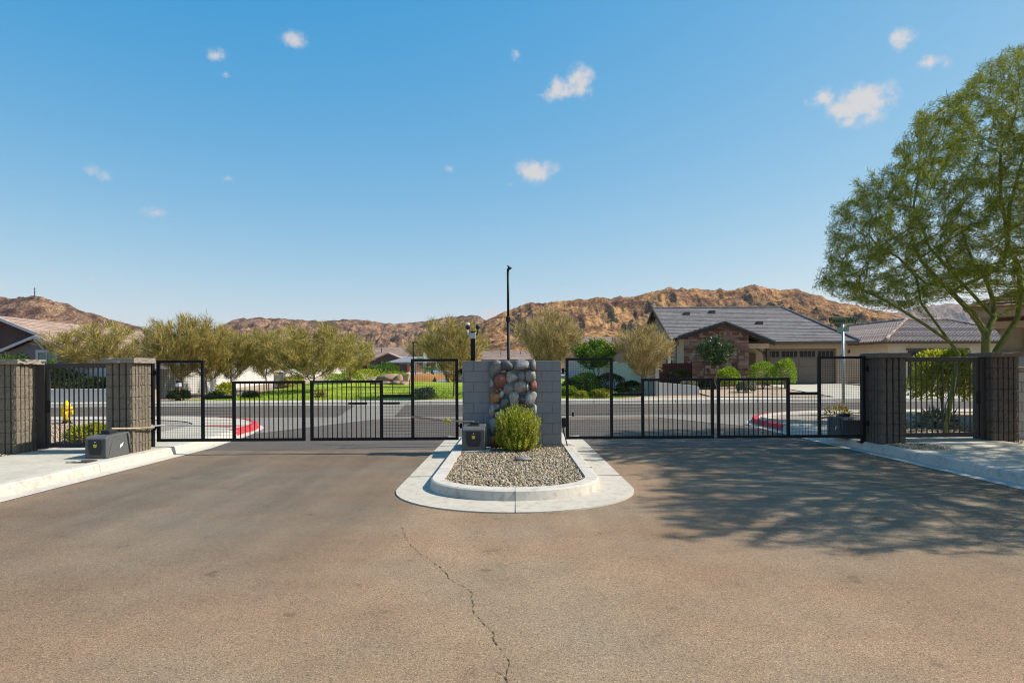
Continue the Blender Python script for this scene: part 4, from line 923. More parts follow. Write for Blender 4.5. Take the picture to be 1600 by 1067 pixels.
for i, (x, Y, r_, h, mt, lb) in enumerate([(1138, 43.0, .75, 1.45, 'leaf_lime', 'clipped round green shrub at the foot of the stone gable'), (1192, 43.0, .85, 1.8, 'leaf_lime', 'large rounded lime green shrub left of the garage door'), (1227, 42.4, .66, 1.95, 'leaf_lime', 'tall lime green shrub in front of the garage door'), (1076, 39.5, .5, .75, 'leaf_silver', 'silver grey shrub at the end of the low white wall'), (1166, 39.3, .52, .8, 'leaf_silver', 'silver green shrub in the house bed behind the picket gate'), (1058, 43.5, .85, 1.4, 'leaf_dark', 'dark rounded bush at the left corner of the stone house'), (1106, 42.6, .6, .7, 'leaf_dark', 'low dark shrub under the citrus tree'),
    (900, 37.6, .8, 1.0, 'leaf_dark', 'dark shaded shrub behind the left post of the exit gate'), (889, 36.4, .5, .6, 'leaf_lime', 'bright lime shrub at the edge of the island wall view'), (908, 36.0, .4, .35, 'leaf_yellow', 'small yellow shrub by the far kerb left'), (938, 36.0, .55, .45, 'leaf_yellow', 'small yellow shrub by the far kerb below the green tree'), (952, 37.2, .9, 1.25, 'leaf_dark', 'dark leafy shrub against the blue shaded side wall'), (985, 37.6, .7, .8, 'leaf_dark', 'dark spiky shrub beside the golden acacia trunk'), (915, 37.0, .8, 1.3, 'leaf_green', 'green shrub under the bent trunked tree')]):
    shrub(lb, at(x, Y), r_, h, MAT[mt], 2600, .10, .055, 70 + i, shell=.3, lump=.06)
# bright green tree with a bent trunk, and the citrus before the stone gable
def round_tree(label, x, Y, h, r_, th, mat, bark, seed, L, W, bend, per=26, sz=1.0):
    rs = np.random.RandomState(seed); np.random.seed(seed); A = []
    while len(A) < 260:
        p = rs.uniform(-1, 1, 3)
        if p @ p > 1: continue
        A.append((bend + p[0] * r_ * (1 + .15 * math.sin(4 * p[2])), p[1] * r_, th + (h - th) * (.5 + .5 * p[2])))
    nodes = [np.array((0, 0, 0.))]; par = [-1]; k = 1; n = int(th / .15)
    for k in range(1, n + 1): nodes.append(np.array((bend * (k / n) ** 1.5 + .06 * math.sin(k * 1.1), 0, k * .15))); par.append(k - 1)
    N, Pn = colonize(nodes, par, A, .17, 2.5, .28, 50, (0, 0, .03), 1800)
    tm, lm = build_tree_meshes('round_tree', N, Pn, .006, 2.2, .1, mat, bark, per, L, W, rs, spread=1.0, rthr=.03, jit=.09)
    b = P(x, 600, Y); put_tree('leafy_tree', label, 'tree', None, tm, lm, (b.x, Y, gz(b.x, Y) - .03))
round_tree('bright green tree with a dark bent trunk by the blue shaded wall', 923, 39.0, 3.25, 1.35, 1.5, MAT['leaf_green'], MAT['bark_dark'], 51, .13, .07, .25)
round_tree('small dark leaved citrus tree in front of the stone gable', 1118, 42.0, 3.35, 1.2, 1.6, MAT['leaf_citrus'], MAT['bark'], 52, .16, .085, 0, 20)
round_tree('lime green tree behind the ramada beside the playground', 690, 84, 4.2, 2.6, 1.2, MAT['leaf_lime'], MAT['bark'], 53, .3, .14, 0)
round_tree('pale yellow green tree behind the bent trunked tree', 935, 52, 3.6, 1.7, 1.6, MAT['leaf_yellow'], MAT['bark'], 54, .2, .1, 0)
# ------------------------------------------------------------------ houses
def mk_tile(name, c0, c1, c2):
    m, n, l, b = M_new(name, .8, .25); g = n.new('ShaderNodeNewGeometry')
    c = ramp(n, l, g.outputs['Random Per Island'], [(0, c0), (.5, c1), (1, c2)]); f = noise(n, l, 3.5, 5, .7, g.outputs['Position'])
    l.new(mixc(n, l, .8, c, ramp(n, l, f, [(.3, (.65, .65, .65)), (.7, (1.3, 1.3, 1.3))]), 'MULTIPLY'), b.inputs['Base Color']); return m
MAT['tile_grey'] = mk_tile('grey_roof_tile', (.14, .13, .13), (.165, .153, .152), (.20, .185, .18))
MAT['tile_tan'] = mk_tile('tan_roof_tile', (.28, .20, .16), (.36, .26, .21), (.43, .33, .27))
MAT['tile_brown'] = mk_tile('brown_s_tile', (.21, .16, .14), (.30, .235, .20), (.42, .34, .29))
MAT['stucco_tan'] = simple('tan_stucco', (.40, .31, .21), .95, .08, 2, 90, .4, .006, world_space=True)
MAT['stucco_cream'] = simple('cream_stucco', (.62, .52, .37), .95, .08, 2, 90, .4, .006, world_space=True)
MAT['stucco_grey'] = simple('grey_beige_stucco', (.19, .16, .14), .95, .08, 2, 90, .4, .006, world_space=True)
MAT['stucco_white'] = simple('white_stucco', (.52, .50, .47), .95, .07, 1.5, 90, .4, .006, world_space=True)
MAT['stucco_cool_shade'] = simple('shade_tinted_stucco', (.38, .40, .395), .95, .07, 1.5, 90, .4, .006, world_space=True)  # cooler, dimmer white: the wall's bluish shade is put into the colour
MAT['stucco_dark'] = simple('plum_siding', (.085, .06, .062), .9, .1, 3, 60, .4, .006, world_space=True)
MAT['stucco_slate'] = simple('slate_siding', (.16, .15, .165), .9, .1, 3, 60, .4, .006, world_space=True)
MAT['trim_grey'] = simple('pale_trim', (.48, .46, .47), .7, .08, 3)
MAT['trim_dark'] = simple('dark_rake_tile', (.05, .045, .045), .8, .2, 5)
MAT['trim_brown'] = simple('brown_trim', (.12, .085, .06), .8, .15, 3)
MAT['garage'] = simple('garage_door', (.17, .135, .10), .7, .06, 2, 60, .1, .002)
MAT['garage_dark'] = simple('dark_garage_door', (.045, .045, .05), .6, .1, 2, 60, .1, .002)
MAT['fascia'] = simple('cream_fascia', (.55, .44, .31), .85, .08, 3)
MAT['rustgate'] = simple('rust_red_steel', (.055, .014, .012), .8, .2, 4)
MAT['wood'] = simple('warm_wood', (.30, .14, .06), .75, .2, 5)
m, n, l, b = M_new('window_glass', .25, .2); b.inputs['Base Color'].default_value = (.012, .014, .018, 1); MAT['glass'] = m
m, n, l, b = M_new('teal_glass', .1, .6); b.inputs['Base Color'].default_value = (.04, .17, .15, 1); MAT['teal'] = m
m, n, l, b = M_new('glass_green_reflection', .15, .6); b.inputs['Base Color'].default_value = (.14, .30, .06, 1); MAT['green_reflection'] = m  # pane colour carries a painted green reflection
MAT['ledge'] = mk_islandcol('ledge_stone', [(0, (.12, .055, .04)), (.35, (.21, .11, .08)), (.7, (.30, .175, .13)), (1, (.40, .27, .21))], .9, 30, .6)

def roof_plane(a, b, c, d, course=.33, lift=.045, corr=None, amp=.05, over=.06, seed=0):
    """tiles laid in stepped courses; a-b eave, d-c ridge (a under d)"""
    a, b, c, d = map(Vector, (a, b, c, d)); nrm = (b - a).cross(d - a).normalized()
    if nrm.z < 0: nrm = -nrm
    n = max(2, round(((d - a).length + (c - b).length) / 2 / course)); e = (b - a).normalized(); mb = MB(); rr = random.Random(seed)
    for i in range(n):
        t0, t1 = i / n, (i + 1) / n; l0, r0, l1, r1 = a.lerp(d, t0), b.lerp(c, t0), a.lerp(d, t1 + .12 / n), b.lerp(c, t1 + .12 / n)
        if corr is None:
            L = (r0 - l0).length; k = max(1, round(L / 1.3)); cuts = [0] + sorted(rr.uniform(.02, .98) for _ in range(k - 1)) + [1]
            for u0, u1 in zip(cuts, cuts[1:]):
                j = rr.uniform(-.006, .008); h = nrm * (lift + j)
                p0, p1, q0, q1 = l0.lerp(r0, u0), l0.lerp(r0, u1), l1.lerp(r1, u0), l1.lerp(r1, u1)
                mb.poly([p0 + h, p1 + h, q1, q0]); mb.poly([p0, p1, p1 + h, p0 + h])
                bI = len(mb.v) - 8
        else:
            u0, u1 = (l0 - a).dot(e), (r0 - a).dot(e); us = [u0]; k = math.floor(u0 / (corr / 4)) + 1
            while k * corr / 4 < u1: us.append(k * corr / 4); k += 1
            us.append(u1); v0, v1 = (l1 - a).dot(e), (r1 - a).dot(e); up = (d - a) - e * (d - a).dot(e); lo, hi = [], []
            for u in us:
                w = math.cos(2 * math.pi * u / corr); h = nrm * (lift + amp * w); lo.append(a + e * u + up * t0 + h); uu = min(max(u, v0), v1); hi.append(a + e * uu + up * (t1 + .1 / n) + nrm * (amp * w))
            base = len(mb.v)
            for p, q in zip(lo, hi): mb.v += [tuple(p), tuple(q), tuple(p - nrm * (lift + amp))]
            for k in range(len(us) - 1):
                i0 = base + 3 * k; mb.f.append((i0, i0 + 3, i0 + 4, i0 + 1)); mb.f.append((i0 + 2, i0 + 5, i0 + 3, i0))
    return mb
def ridge_cap(pts, r_, mat, parent, name='ridge_cap'):
    pts = [Vector(p) for p in pts]; L = (pts[1] - pts[0]).length; n = max(1, round(L / .42)); mb = MB()
    for k in range(n): p0, p1 = pts[0].lerp(pts[1], k / n), pts[0].lerp(pts[1], (k + 1.1) / n); mb.tube([p0, p1], [r_ * 1.12, r_ * .92], 7)
    return mb.build(name, mat, parent)
def house(name, label, origin, rz=0): t = tag(empty(name, origin, rz), label, 'house'); return t
def window(parent, x0, x1, z0, z1, y, glass='glass', frame='trim_grey', fw=.1, rows=1, cols=1):
    f = MB(); f.box(x0 - fw, x0, y - .05, y + .03, z0 - fw, z1 + fw).box(x1, x1 + fw, y - .05, y + .03, z0 - fw, z1 + fw).box(x0, x1, y - .05, y + .03, z0 - fw, z0).box(x0, x1, y - .05, y + .03, z1, z1 + fw)
    for i in range(1, cols): xx = x0 + (x1 - x0) * i / cols; f.box(xx - .02, xx + .02, y - .035, y + .01, z0, z1)
    for j in range(1, rows): zz = z0 + (z1 - z0) * j / rows; f.box(x0, x1, y - .03, y + .008, zz - .02, zz + .02)
    w = f.build('window', MAT[frame], parent); MB().box(x0, x1, y - .012, y, z0, z1).build('pane', MAT[glass], w); return w
def ledge_stone(parent, x0, x1, ztop, z0, y, seed, name='stone_veneer', depth=.05):
    rr = random.Random(seed); mb = MB(); z = z0
    while z < max(ztop(x0), ztop((x0 + x1) / 2), ztop(x1)):
        h = rr.choice((.10, .13, .16, .2)); x = x0
        while x < x1 - .02:
            w = min(rr.uniform(.18, .5), x1 - x); zt_ = min(z + h - .015, ztop(x + w / 2) - .02)
            if zt_ > z + .03: d_ = depth * rr.uniform(.5, 1.3); mb.box(x + .008, x + w - .008, y - d_, y + .01, z, zt_)
            x += w
        z += h
    return tag(mb.build(name, MAT['ledge'], parent), kind='stuff')

# --- grey tiled house with the stone gable
FZ = .60
h1 = house('stone_gable_house', 'tan house with grey tiled roof, stone gable and double garage', (0, 0, 0))
X0, X1, Y0, Y1, EZ, RY, RZ = 11.35, 23.1, 47.0, 58.6, 3.52, 52.8, 6.38
MB().box(X0, 17.3, Y0, Y1, FZ - .3, EZ).box(22.35, X1, Y0, Y1, FZ - .3, EZ).box(17.3, 22.35, Y0, Y1, 3.02, EZ).box(17.3, 22.35, Y0 + .4, Y1, FZ - .3, 3.02).build('wall', MAT['stucco_tan'], h1)
MB().prism([(X0 - .003, Y0 + .02, EZ), (X0 - .003, RY, RZ - .15), (X0 - .003, Y1, EZ)], (.25, 0, 0)).box(X0 - .03, X0, Y0 + .01, Y1, FZ - .3, EZ).build('side_wall', MAT['stucco_grey'], h1)  # side facing away from the sun, its shade put into a darker stucco
OV = .55; ex0, ex1 = X0 - .45, X1 + OV; RX1 = 20.9
rf = roof_plane((ex0, Y0 - OV, EZ - .02), (ex1, Y0 - OV, EZ - .02), (RX1, RY, RZ), (ex0, RY, RZ), .30, .028, seed=1).build('roof', MAT['tile_grey'], h1)
roof_plane((ex1, Y0 - OV, EZ - .02), (ex1, Y1 + OV, EZ - .02), (RX1, RY + .02, RZ), (RX1, RY, RZ), .33, .05, seed=2).build('roof', MAT['tile_grey'], h1)
roof_plane((ex1, Y1 + OV, EZ - .02), (ex0, Y1 + OV, EZ - .02), (ex0, RY, RZ), (RX1, RY, RZ), .33, .05, seed=3).build('roof', MAT['tile_grey'], h1)
ridge_cap([(ex0, RY, RZ + .03), (RX1, RY, RZ + .03)], .09, MAT['tile_grey'], rf); ridge_cap([(RX1, RY, RZ + .03), (ex1, Y0 - OV, EZ + .05)], .09, MAT['tile_grey'], rf)
MB().box(ex0, ex1, Y0 - OV - .02, Y0 - OV + .02, EZ - .20, EZ + .0).box(X0, ex1 - .05, Y0 - OV + .02, Y0, EZ - .08, EZ - .04).build('fascia', MAT['trim_brown'], h1)
for (ya, yb) in ((Y0 - OV, RY), (Y1 + OV, RY)):
    MB().prism([(ex0 - .02, ya, EZ - .2), (ex0 - .02, ya, EZ + .06), (ex0 - .02, yb, RZ + .08), (ex0 - .02, yb, RZ - .18)], (.06, 0, 0)).build('rake_board', MAT['trim_brown'], h1)
MB().tube([(11.2, 53.6, RZ - .5), (11.2, 53.6, RZ + .35)], .05, 8).lathe([(.09, .35), (.1, .42), (.03, .46)], 8, (11.2, 53.6, RZ)).build('vent_pipe', MAT['galv'], rf)
for vx, vy in ((18.0, 49.6), (13.2, 51.5), (15.2, 51.8)):
    zz = EZ + (RZ - EZ) * (vy - Y0 + OV) / (RY - Y0 + OV); MB().box(vx - .2, vx + .2, vy - .2, vy + .2, zz - .1, zz + .16).build('roof_vent', MAT['trim_brown'], rf)
# garage door recessed, four lights in the top panel
gd = MB().box(17.32, 22.33, Y0 + .24, Y0 + .30, FZ, 3.0).build('garage_door', MAT['garage'], h1)
pm = MB().box(0, 1.18, -.022, 0, 0, .54).mesh('panel', bevel=.012, seg=1); pm.materials.append(MAT['garage'])
for r_ in range(3):
    for c_ in range(4): link('panel', pm, None, gd, (17.36 + c_ * 1.245, Y0 + .24, FZ + .04 + r_ * .6))
for c_ in range(4):
    w0 = 17.43 + c_ * 1.245; MB().box(w0, w0 + 1.06, Y0 + .215, Y0 + .235, 2.46, 2.86).build('light', MAT['glass'], gd)
    for q in range(1, 4): MB().box(w0 + q * .265 - .015, w0 + q * .265 + .015, Y0 + .2, Y0 + .215, 2.46, 2.86).build('muntin', MAT['garage'], gd)
for xx in (22.72,): MB().box(xx - .06, xx + .06, Y0 - .12, Y0 + .0, 2.35, 2.62).build('wall_lamp', MAT['trim_brown'], h1); MB().lathe([(.05, 0), (.1, .06), (.1, .2), (.03, .26)], 10, (22.72, Y0 - .2, 2.3)).build('wall_lamp', MAT['white'], h1)
# stone gable that projects
GX0, GX1, GXC, GYf = 11.35, 15.62, 14.0, 45.1
gt = lambda x: 4.62 - (abs(x - GXC) * (.30 if x < GXC else .40))
mb = MB(); mb.prism([(GX0, GYf, FZ - .3), (GX1, GYf, FZ - .3), (GX1, GYf, gt(GX1) - .05), (GXC, GYf, gt(GXC) - .05), (GX0, GYf, gt(GX0) - .05)], (0, 1.95, 0)); mb.build('gable_wall', MAT['stucco_tan'], h1)
ledge_stone(h1, GX0 - .01, GX1, lambda x: gt(x) - .06, FZ - .2, GYf, 3)
mb = MB(); rr = random.Random(9); z = FZ - .2       # stone return on the porch side
while z < 3.6:
    h_ = rr.choice((.12, .16, .2)); y = GYf
    while y < 46.9: w_ = min(rr.uniform(.2, .45), 46.95 - y); mb.box(GX1 - .01, GX1 + rr.uniform(.03, .06), y + .008, y + w_ - .008, z, z + h_ - .015); y += w_
    z += h_
tag(mb.build('stone_return', MAT['ledge'], h1), kind='stuff')
gx0, gx1 = GX0 - .4, 17.25; gR = lambda x, o=0: gt(x) + .02 + o
rfg = roof_plane((gx0, GYf - .35, gR(gx0)), (gx0, 50, gR(gx0)), (GXC, 50, gR(GXC)), (GXC, GYf - .35, gR(GXC)), .33, .05, seed=4).build('gable_roof', MAT['tile_grey'], h1)
roof_plane((gx1, 49.5, gR(gx1)), (gx1, GYf - .35, gR(gx1)), (GXC, GYf - .35, gR(GXC)), (GXC, 49.5, gR(GXC)), .33, .05, seed=5).build('gable_roof', MAT['tile_grey'], h1)
for xa in (gx0, gx1):
    mb = MB(); mb.prism([(xa, GYf - .38, gR(xa) - .16), (xa, GYf - .38, gR(xa) + .09), (GXC, GYf - .38, gR(GXC) + .12), (GXC, GYf - .38, gR(GXC) - .13)], (0, .07, 0)); mb.build('rake_tiles', MAT['trim_dark'], h1)
    n = 9
    for k in range(n): p0 = Vector((xa, GYf - .36, gR(xa) + .07)).lerp(Vector((GXC, GYf - .36, gR(GXC) + .09)), k / n); p1 = Vector((xa, GYf - .36, gR(xa) + .07)).lerp(Vector((GXC, GYf - .36, gR(GXC) + .09)), (k + 1.1) / n); MB().tube([p0, p1], [.11, .085], 7).build('barrel_tile', MAT['trim_dark'], rfg)
MB().box(GX1 + .06, 17.15, 45.5, 45.75, 3.02, 3.35).build('porch_beam', MAT['fascia'], h1); MB().box(17.0, 17.22, 45.5, 45.72, FZ - .1, 3.02).build('porch_post', MAT['trim_brown'], h1)
MB().tube([(16.98, 45.6, 2.35), (16.7, 45.6, 2.8), (16.35, 45.6, 3.02)], .06, 6).build('brace', MAT['trim_brown'], h1)
MB().box(15.75, 16.75, 46.9, 46.96, FZ, 2.75).build('front_door', MAT['trim_brown'], h1)
window(h1, 12.75, 14.85, 1.35, 2.85, GYf - .02, 'glass', 'trim_brown', .09, 2, 2)
w = MB().box(X0 - .05, X0 - .02, 48.5, 49.6, 1.7, 3.0).build('side_window', MAT['green_reflection'], h1)
MB().box(X0 - .07, X0 - .02, 48.38, 48.5, 1.6, 3.1).box(X0 - .07, X0 - .02, 49.6, 49.72, 1.6, 3.1).build('side_window_frame', MAT['trim_brown'], h1)
# driveway, bed, low wall
mb = MB(); mb.poly([(17.2, 46.95, FZ), (22.6, 46.95, FZ), (23.4, 35.3, .19), (16.6, 35.3, .19)]).poly([(16.6, 35.3, .19), (23.4, 35.3, .19), (24.2, 33.3, .03), (15.8, 33.3, .03)]); tag(mb.build('driveway', MAT['concrete']), kind='structure')
mb = MB(); mb.poly([(23.5, 35.4, .19), (36, 35.4, .19), (40, 50.8, .58), (24.5, 50, .56)]); tag(mb.build('driveway_right', MAT['valley']), kind='structure')
mb = MB(); mb.poly([(10.6, 36.2, gz(0, 36.2) + .02), (16.5, 35.6, gz(0, 35.6) + .02), (17.1, 46.9, .58), (11.0, 46.9, .58)]); tag(mb.build('garden_bed', MAT['soil']), kind='structure')
t = tag(empty('low_wall', (8.15, 38.0, .15)), 'low white retaining wall at the side of the stone house yard', 'wall')
MB().prism([(0, 0, 0), (2.35, .3, 0), (2.35, .3, .48), (1.9, .24, .62), (0, 0, .78)], (0, .2, 0)).build('wall', MAT['stucco_cool_shade'], t, bevel=.01, seg=1)
t = tag(empty('side_gate', (9.1, 43.2, .3)), 'dark rust red steel side gate between the house and the wall', 'gate')
for k in range(8): MB().box(k * .28, k * .28 + .265, 0, .04, .05, 1.75).build('panel', MAT['rustgate'], t)
MB().box(-.06, 0, -.03, .07, 0, 1.85).box(2.24, 2.3, -.03, .07, 0, 1.85).box(0, 2.24, .04, .07, 1.5, 1.58).build('frame', MAT['rustgate'], t)
# --- side walls of the park
def stucco_wall(label, a, b, h, mat, th=.2, seg=6, zoff=0):
    t = tag(empty('garden_wall', (a[0], a[1], 0)), label, 'wall'); a, b = Vector(a), Vector(b); L = (b - a).length; u = (b - a) / L; nrm = Vector((-u.y, u.x)); n = max(1, round(L / seg))
    for k in range(n):
        p, q = a + u * L * k / n, a + u * L * (k + 1) / n; z = gz(p.x, min(p.y, q.y)) ; pts = [p - a, q - a - u * .01, q - a - u * .01 + nrm * th, p - a + nrm * th]
        MB().prism([(v.x, v.y, z - .4) for v in pts], (0, 0, h + .4)).build('panel', mat, t)
        pts = [p - a - nrm * .03, q - a - u * .01 - nrm * .03, q - a - u * .01 + nrm * (th + .03), p - a + nrm * (th + .03)]
        MB().prism([(v.x, v.y, z + h) for v in pts], (0, 0, .06)).build('coping', mat, t)
    return t
stucco_wall('long white stucco wall along the left side of the park lawn', (-20.1, 38.0), (-23.2, 100), 1.6, MAT['stucco_white'])
stucco_wall('white wall return behind the front corner acacia', (-29, 38.3), (-20.15, 38.1), 1.75, MAT['stucco_white'])
stucco_wall('white wall with its cool shade in the colour along the right side of the park', (8.1, 37.6), (6.2, 78), 1.75, MAT['stucco_cool_shade'])
t = tag(empty('planter_wall', (-24.2, 34.9, .15)), 'low white planter wall behind the hydrant across the street', 'wall')
MB().box(0, 4.9, 0, .2, -.1, .68).build('front', MAT['stucco_white'], t, bevel=.01, seg=1); MB().box(0, .2, .2, 2.2, -.1, .68).build('side', MAT['stucco_white'], t, bevel=.01, seg=1)
MB().box(.2, 4.9, .2, 2.2, 0, .6).build('soil', MAT['soil'], t)

# --- house with the brown barrel tiles (right)
h2 = house('barrel_tile_house', 'cream house with brown barrel tiled hip roof behind the exit gate', (27.4, 50, 0), math.radians(7))
W2, D2, E2, FZ2 = 13.5, 17, 3.66, .5
MB().box(.6, W2 - .6, .6, D2 - .6, 0, E2).build('wall', MAT['stucco_cream'], h2)
ap, ap2, bk = (5.1, 4.6, 5.55), (8.6, 4.6, 5.55), (5.1, 12.4, 5.55)
kw = dict(course=.36, lift=.035, corr=.30, amp=.045)
r2 = roof_plane((0, 0, E2), (W2, 0, E2), ap2, ap, **kw).build('roof', MAT['tile_brown'], h2)
roof_plane((0, D2, E2), (0, 0, E2), ap, bk, **kw).build('roof', MAT['tile_brown'], h2)
roof_plane((W2, 0, E2), (W2, D2, E2), (8.6, 12.4, 5.55), ap2, **kw).build('roof', MAT['tile_brown'], h2); roof_plane((W2, D2, E2), (0, D2, E2), bk, (8.6, 12.4, 5.55), **kw).build('roof', MAT['tile_brown'], h2)
for p, q in (((0, 0, E2 + .08), ap), (ap, bk), (ap, ap2), ((W2, 0, E2 + .08), ap2)): ridge_cap([Vector(p) + Vector((0, 0, .05)), Vector(q) + Vector((0, 0, .06))], .12, MAT['tile_brown'], r2)
MB().box(.05, W2 - .05, .05, .12, E2 - .2, E2 - .01).box(.05, .12, .12, D2, E2 - .2, E2 - .01).build('fascia', MAT['trim_brown'], h2)
gd = MB().box(2.2, 7.0, .52, .598, FZ2, 2.95).build('garage_door', MAT['garage_dark'], h2)
for c_ in range(5): MB().box(2.45 + c_ * .9, 2.45 + c_ * .9 + .66, .50, .519, 2.48, 2.82).build('light', MAT['glass'], gd)
MB().box(2.05, 7.15, .48, .597, 2.98, 3.12).build('garage_header', MAT['trim_brown'], h2)
MB().box(.50, .597, 2.2, 3.2, FZ2, 2.7).build('side_door', MAT['rustgate'], h2); MB().box(.49, .598, 5.2, 5.5, 2.9, 3.15).build('vent', MAT['trim_brown'], h2)

# --- house at the right edge
h3 = house('corner_house', 'taupe house corner with cream double fascia at the right edge behind the tree', (0, 0, 0))
h3.location = (12.6, 17.6, 0); h3.rotation_euler = (0, 0, math.radians(-37)); cw, cd = 4.6, 5.0
MB().box(0, cw, 0, cd, 0, 2.72).build('wall', MAT['stucco_tan'], h3); MB().box(-.04, cw, -.05, -.002, 0, 1.95).box(-.05, -.002, -.05, cd, 0, 1.95).build('wainscot', MAT['paleblock'], h3)
MB().box(-.08, cw, -.1, -.003, 1.95, 2.07).build('wainscot_cap', MAT['cap'], h3)
MB().box(-.12, cw, -.12, cd + .1, 2.62, 2.80).build('lower_fascia', MAT['fascia'], h3); MB().box(-.05, cw, -.05, cd, 2.80, 2.90).build('frieze', MAT['trim_brown'], h3)
MB().box(-.62, cw + .6, -.6, cd + .6, 2.90, 3.12).build('upper_fascia', MAT['fascia'], h3)
window(h3, .55, 2.0, 2.12, 2.52, -.02, 'glass', 'trim_brown', .05, 1, 2)
e0, e1, e2_, e3_ = (-.7, -.7, 3.12), (cw + .7, -.7, 3.12), (cw + .7, cd + .7, 3.12), (-.7, cd + .7, 3.12); a1, a2 = (2.2, 2.5, 4.25), (cw - 2, 2.5, 4.25)
r3 = roof_plane(e0, e1, a2, a1, .36, .05, seed=11).build('roof', MAT['tile_tan'], h3); roof_plane(e3_, e0, a1, a1, .36, .05, seed=12).build('roof', MAT['tile_tan'], h3); roof_plane(e2_, e3_, a1, a2, .36, .05, seed=13).build('roof', MAT['tile_tan'], h3); roof_plane(e1, e2_, a2, a2, .36, .05, seed=14).build('roof', MAT['tile_tan'], h3)
ridge_cap([e0, a1], .09, MAT['tile_tan'], r3)

# --- dark craftsman house at the left
h4 = house('craftsman_house', 'dark plum craftsman house with tan roof and pale trim behind the left wall', (0, 0, 0))
ey, rzz, rx, exr, exl = 42.0, 5.25, -32.0, -27.0, -37.0; ez = 3.2
MB().box(exl + .5, exr - .6, ey + .9, 60, 0, ez + .1).build('wall', MAT['stucco_slate'], h4)
MB().prism([(exl + .3, ey + .85, ez + .12), (exr - .3, ey + .85, ez + .12), (rx, ey + .85, rzz - .12)], (0, .3, 0)).build('gable_wall', MAT['stucco_dark'], h4)
r4 = roof_plane((exr, ey, ez), (exr, 61, ez), (rx, 61, rzz), (rx, ey, rzz), .34, .045, seed=21).build('roof', MAT['tile_tan'], h4); roof_plane((exl, 61, ez), (exl, ey, ez), (rx, ey, rzz), (rx, 61, rzz), .34, .045, seed=22).build('roof', MAT['tile_tan'], h4)
for xa in (exr, exl):
    MB().prism([(xa, ey - .03, ez - .16), (xa, ey - .03, ez + .03), (rx, ey - .03, rzz + .05), (rx, ey - .03, rzz - .14)], (0, .09, 0)).build('barge_board', MAT['trim_grey'], h4)
    MB().prism([(xa, ey + .07, ez - .22), (xa, ey + .07, ez - .02), (rx, ey + .07, rzz - .02), (rx, ey + .07, rzz - .2)], (0, .75, 0)).build('eave_soffit', MAT['stucco_dark'], h4)
pk = P(55, 526, 41.2); pkx, pkz = pk.x, pk.z; lo = pkz - 1.0          # small front gable
for sx in (-1, 1):
    MB().prism([(pkx + sx * 2.5, 41.0, lo - .12), (pkx + sx * 2.5, 41.0, lo + .04), (pkx, 41.0, pkz + .06), (pkx, 41.0, pkz - .1)], (0, .09, 0)).build('barge_board', MAT['trim_grey'], h4)
    roof_plane((pkx + sx * 2.5, 44.5 if sx < 0 else 41.0, lo + .03), (pkx + sx * 2.5, 41.0 if sx < 0 else 44.5, lo + .03), (pkx, 41.0 if sx < 0 else 44.5, pkz + .05), (pkx, 44.5 if sx < 0 else 41.0, pkz + .05), .34, .04, seed=30 + sx).build('gable_roof', MAT['tile_tan'], h4)
MB().prism([(pkx - 2.2, 41.5, lo - 2.6), (pkx + 2.2, 41.5, lo - 2.6), (pkx + 2.2, 41.5, lo + .0), (pkx, 41.5, pkz - .1), (pkx - 2.2, 41.5, lo + .0)], (0, 1.5, 0)).build('bay_wall', MAT['stucco_slate'], h4)
MB().tube([(pkx, 41.05, pkz - .1), (pkx + .35, 41.4, pkz - .75)], .07, 5).build('knee_brace', MAT['trim_grey'], h4)
window(h4, pkx + .0, pkx + 1.0, pkz - 2.0, pkz - .95, 41.48, 'teal', 'trim_grey', .16, 1, 2); window(h4, -33.5, -32.3, 3.3, 4.3, ey + .83, 'glass', 'trim_grey', .14, 2, 2)
MB().tube([(-29.5, 56, 4.1), (-29.5, 56, 4.9)], .09, 8).build('vent_pipe', MAT['trim_brown'], r4)

